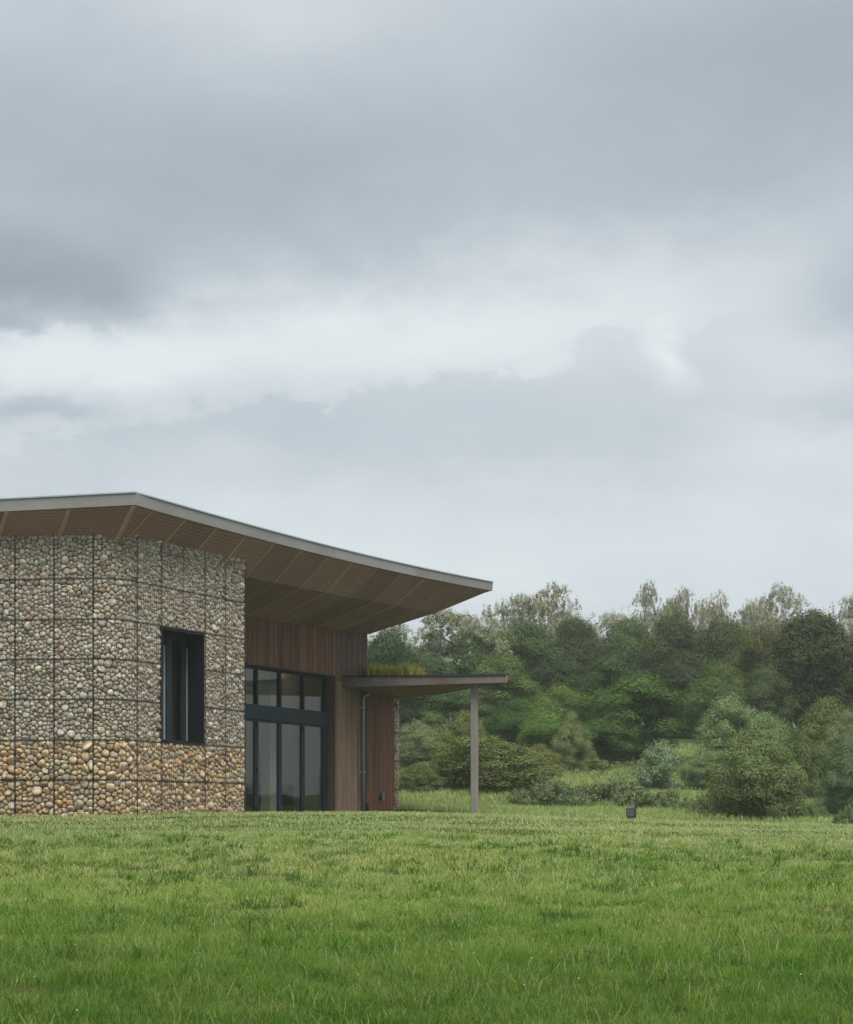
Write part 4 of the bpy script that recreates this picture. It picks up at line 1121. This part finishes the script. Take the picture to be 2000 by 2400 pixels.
# planting on the low roof
n = 3600
Y = 62.6 + 2.8 * RNG.random(n); pxs = 869 + 124 * RNG.random(n); X = (pxs - CX) / FPX * Y
H = (.30 + .42 * vnoise(X, Y, 2.2, 41)) * (.6 + .5 * RNG.random(n)) * np.interp(pxs, [869, 960, 993], [1.08, 1.0, .8])
col = np.where((RNG.random(n) < .5)[:, None], np.array([.50, .44, .10]), np.array([.24, .30, .08])) * (.7 + .6 * RNG.random(n))[:, None]
o = blades(X, Y, H, np.full(n, .03), col, .5 * np.ones(n), 'roof_planting')
v = np.empty(len(o.data.vertices) * 3, np.float32); o.data.vertices.foreach_get('co', v); v = v.reshape(-1, 3)
v[:, 2] -= np.repeat(terr(X, Y) - .01, 5) - (CZ1 - .05); o.data.vertices.foreach_set('co', v.ravel()); o.data.update()

# ------------------------------------------------------------------ small box on its stake
bd = 56.0; bx = (1480 - CX) / FPX * bd; bz = float(terr(bx, bd))
BX = thing('weather_box', 'small grey-green plastic box on a short stake at the far edge of the lawn', 'box', (bx, bd, bz))
sc_ = bd / FPX
zb0 = (HY - 1914) * sc_; zb1 = (HY - 1895) * sc_
def wb(name, x0, x1, y0, y1, z0, z1, m_, parent=BX, bev=.0):
    mb = MB(); v = [(x0, y0, z0), (x1, y0, z0), (x1, y1, z0), (x0, y1, z0)]
    mb.hexa([Vector(p_) for p_ in v] + [Vector((p_[0], p_[1], z1)) for p_ in v])
    o = mb.build(name, m_, parent)
    if bev: md = o.modifiers.new('bevel', 'BEVEL'); md.width = bev; md.segments = 3
    return o
w0, w1 = bx - .145, bx + .085
body = wb('box_body', w0, w1, bd - .1, bd + .1, zb0, zb1 - .004, M['box'], BX, .022)
wb('lid', w0 - .008, w1 + .008, bd - .11, bd + .1, zb1 - .003, zb1 + .012, M['box'], BX, .006)
wb('side_panel', w1 + .002, w1 + .055, bd - .075, bd + .1, zb0 - .03, zb1 + .0, M['box_dark'], BX, .008)
wb('base_plate', w0 + .03, w1 - .002, bd - .08, bd + .1, zb0 - .032, zb0 - .003, M['box_dark'], BX)
mb = MB(); 
ov = [(bx - .03 + .062 * math.cos(6.283 * i / 20), bd - .104, (zb0 + zb1) / 2 + .025 + .030 * math.sin(6.283 * i / 20)) for i in range(20)]
mb.add(ov + [(x, y + .006, z) for x, y, z in ov], [tuple(range(20))] + [(i, (i + 1) % 20, 20 + (i + 1) % 20, 20 + i) for i in range(20)]); mb.build('badge', M['box_dark'], body)
mb = MB(); ov = [(bx - .03 + .025 * math.cos(6.283 * i / 14), bd - .107, (zb0 + zb1) / 2 + .028 + .011 * math.sin(6.283 * i / 14)) for i in range(14)]
mb.add(ov + [(x, y + .003, z) for x, y, z in ov], [tuple(range(14))] + [(i, (i + 1) % 14, 14 + (i + 1) % 14, 14 + i) for i in range(14)]); mb.build('badge_centre', M['box_pale'], body)
mb = MB(); mb.tube([(bx - .02, bd, bz - .2), (bx - .02, bd, zb0 - .03)], [.022, .022], 8); mb.build('stake', M['box_dark'], BX)
for xx, hh in ((bx - .07, .10), (bx + .07, .13)):
    mb = MB(); mb.tube([(xx, bd + .125, bz - .1), (xx, bd + .125, zb1 + hh - .02)], [.022, .018], 7); mb.build('peg', M['post'], BX)

# ------------------------------------------------------------------ damp air over the whole field
mb = MB(); x0, x1, y0, y1, z0, z1 = -140, 140, -22, 318, -5.5, 32
mb.hexa([(x0, y0, z0), (x1, y0, z0), (x1, y1, z0), (x0, y1, z0), (x0, y0, z1), (x1, y0, z1), (x1, y1, z1), (x0, y1, z1)])
m, t, b = mat('haze'); t.nodes.remove(b)
pv = t.nodes.new('ShaderNodeVolumePrincipled'); pv.inputs['Color'].default_value = (.93, .95, .96, 1); pv.inputs['Density'].default_value = .00035
t.links.new(pv.outputs[0], t.nodes['Material Output'].inputs['Volume'])
tag(mb.build('haze', m), kind='stuff')
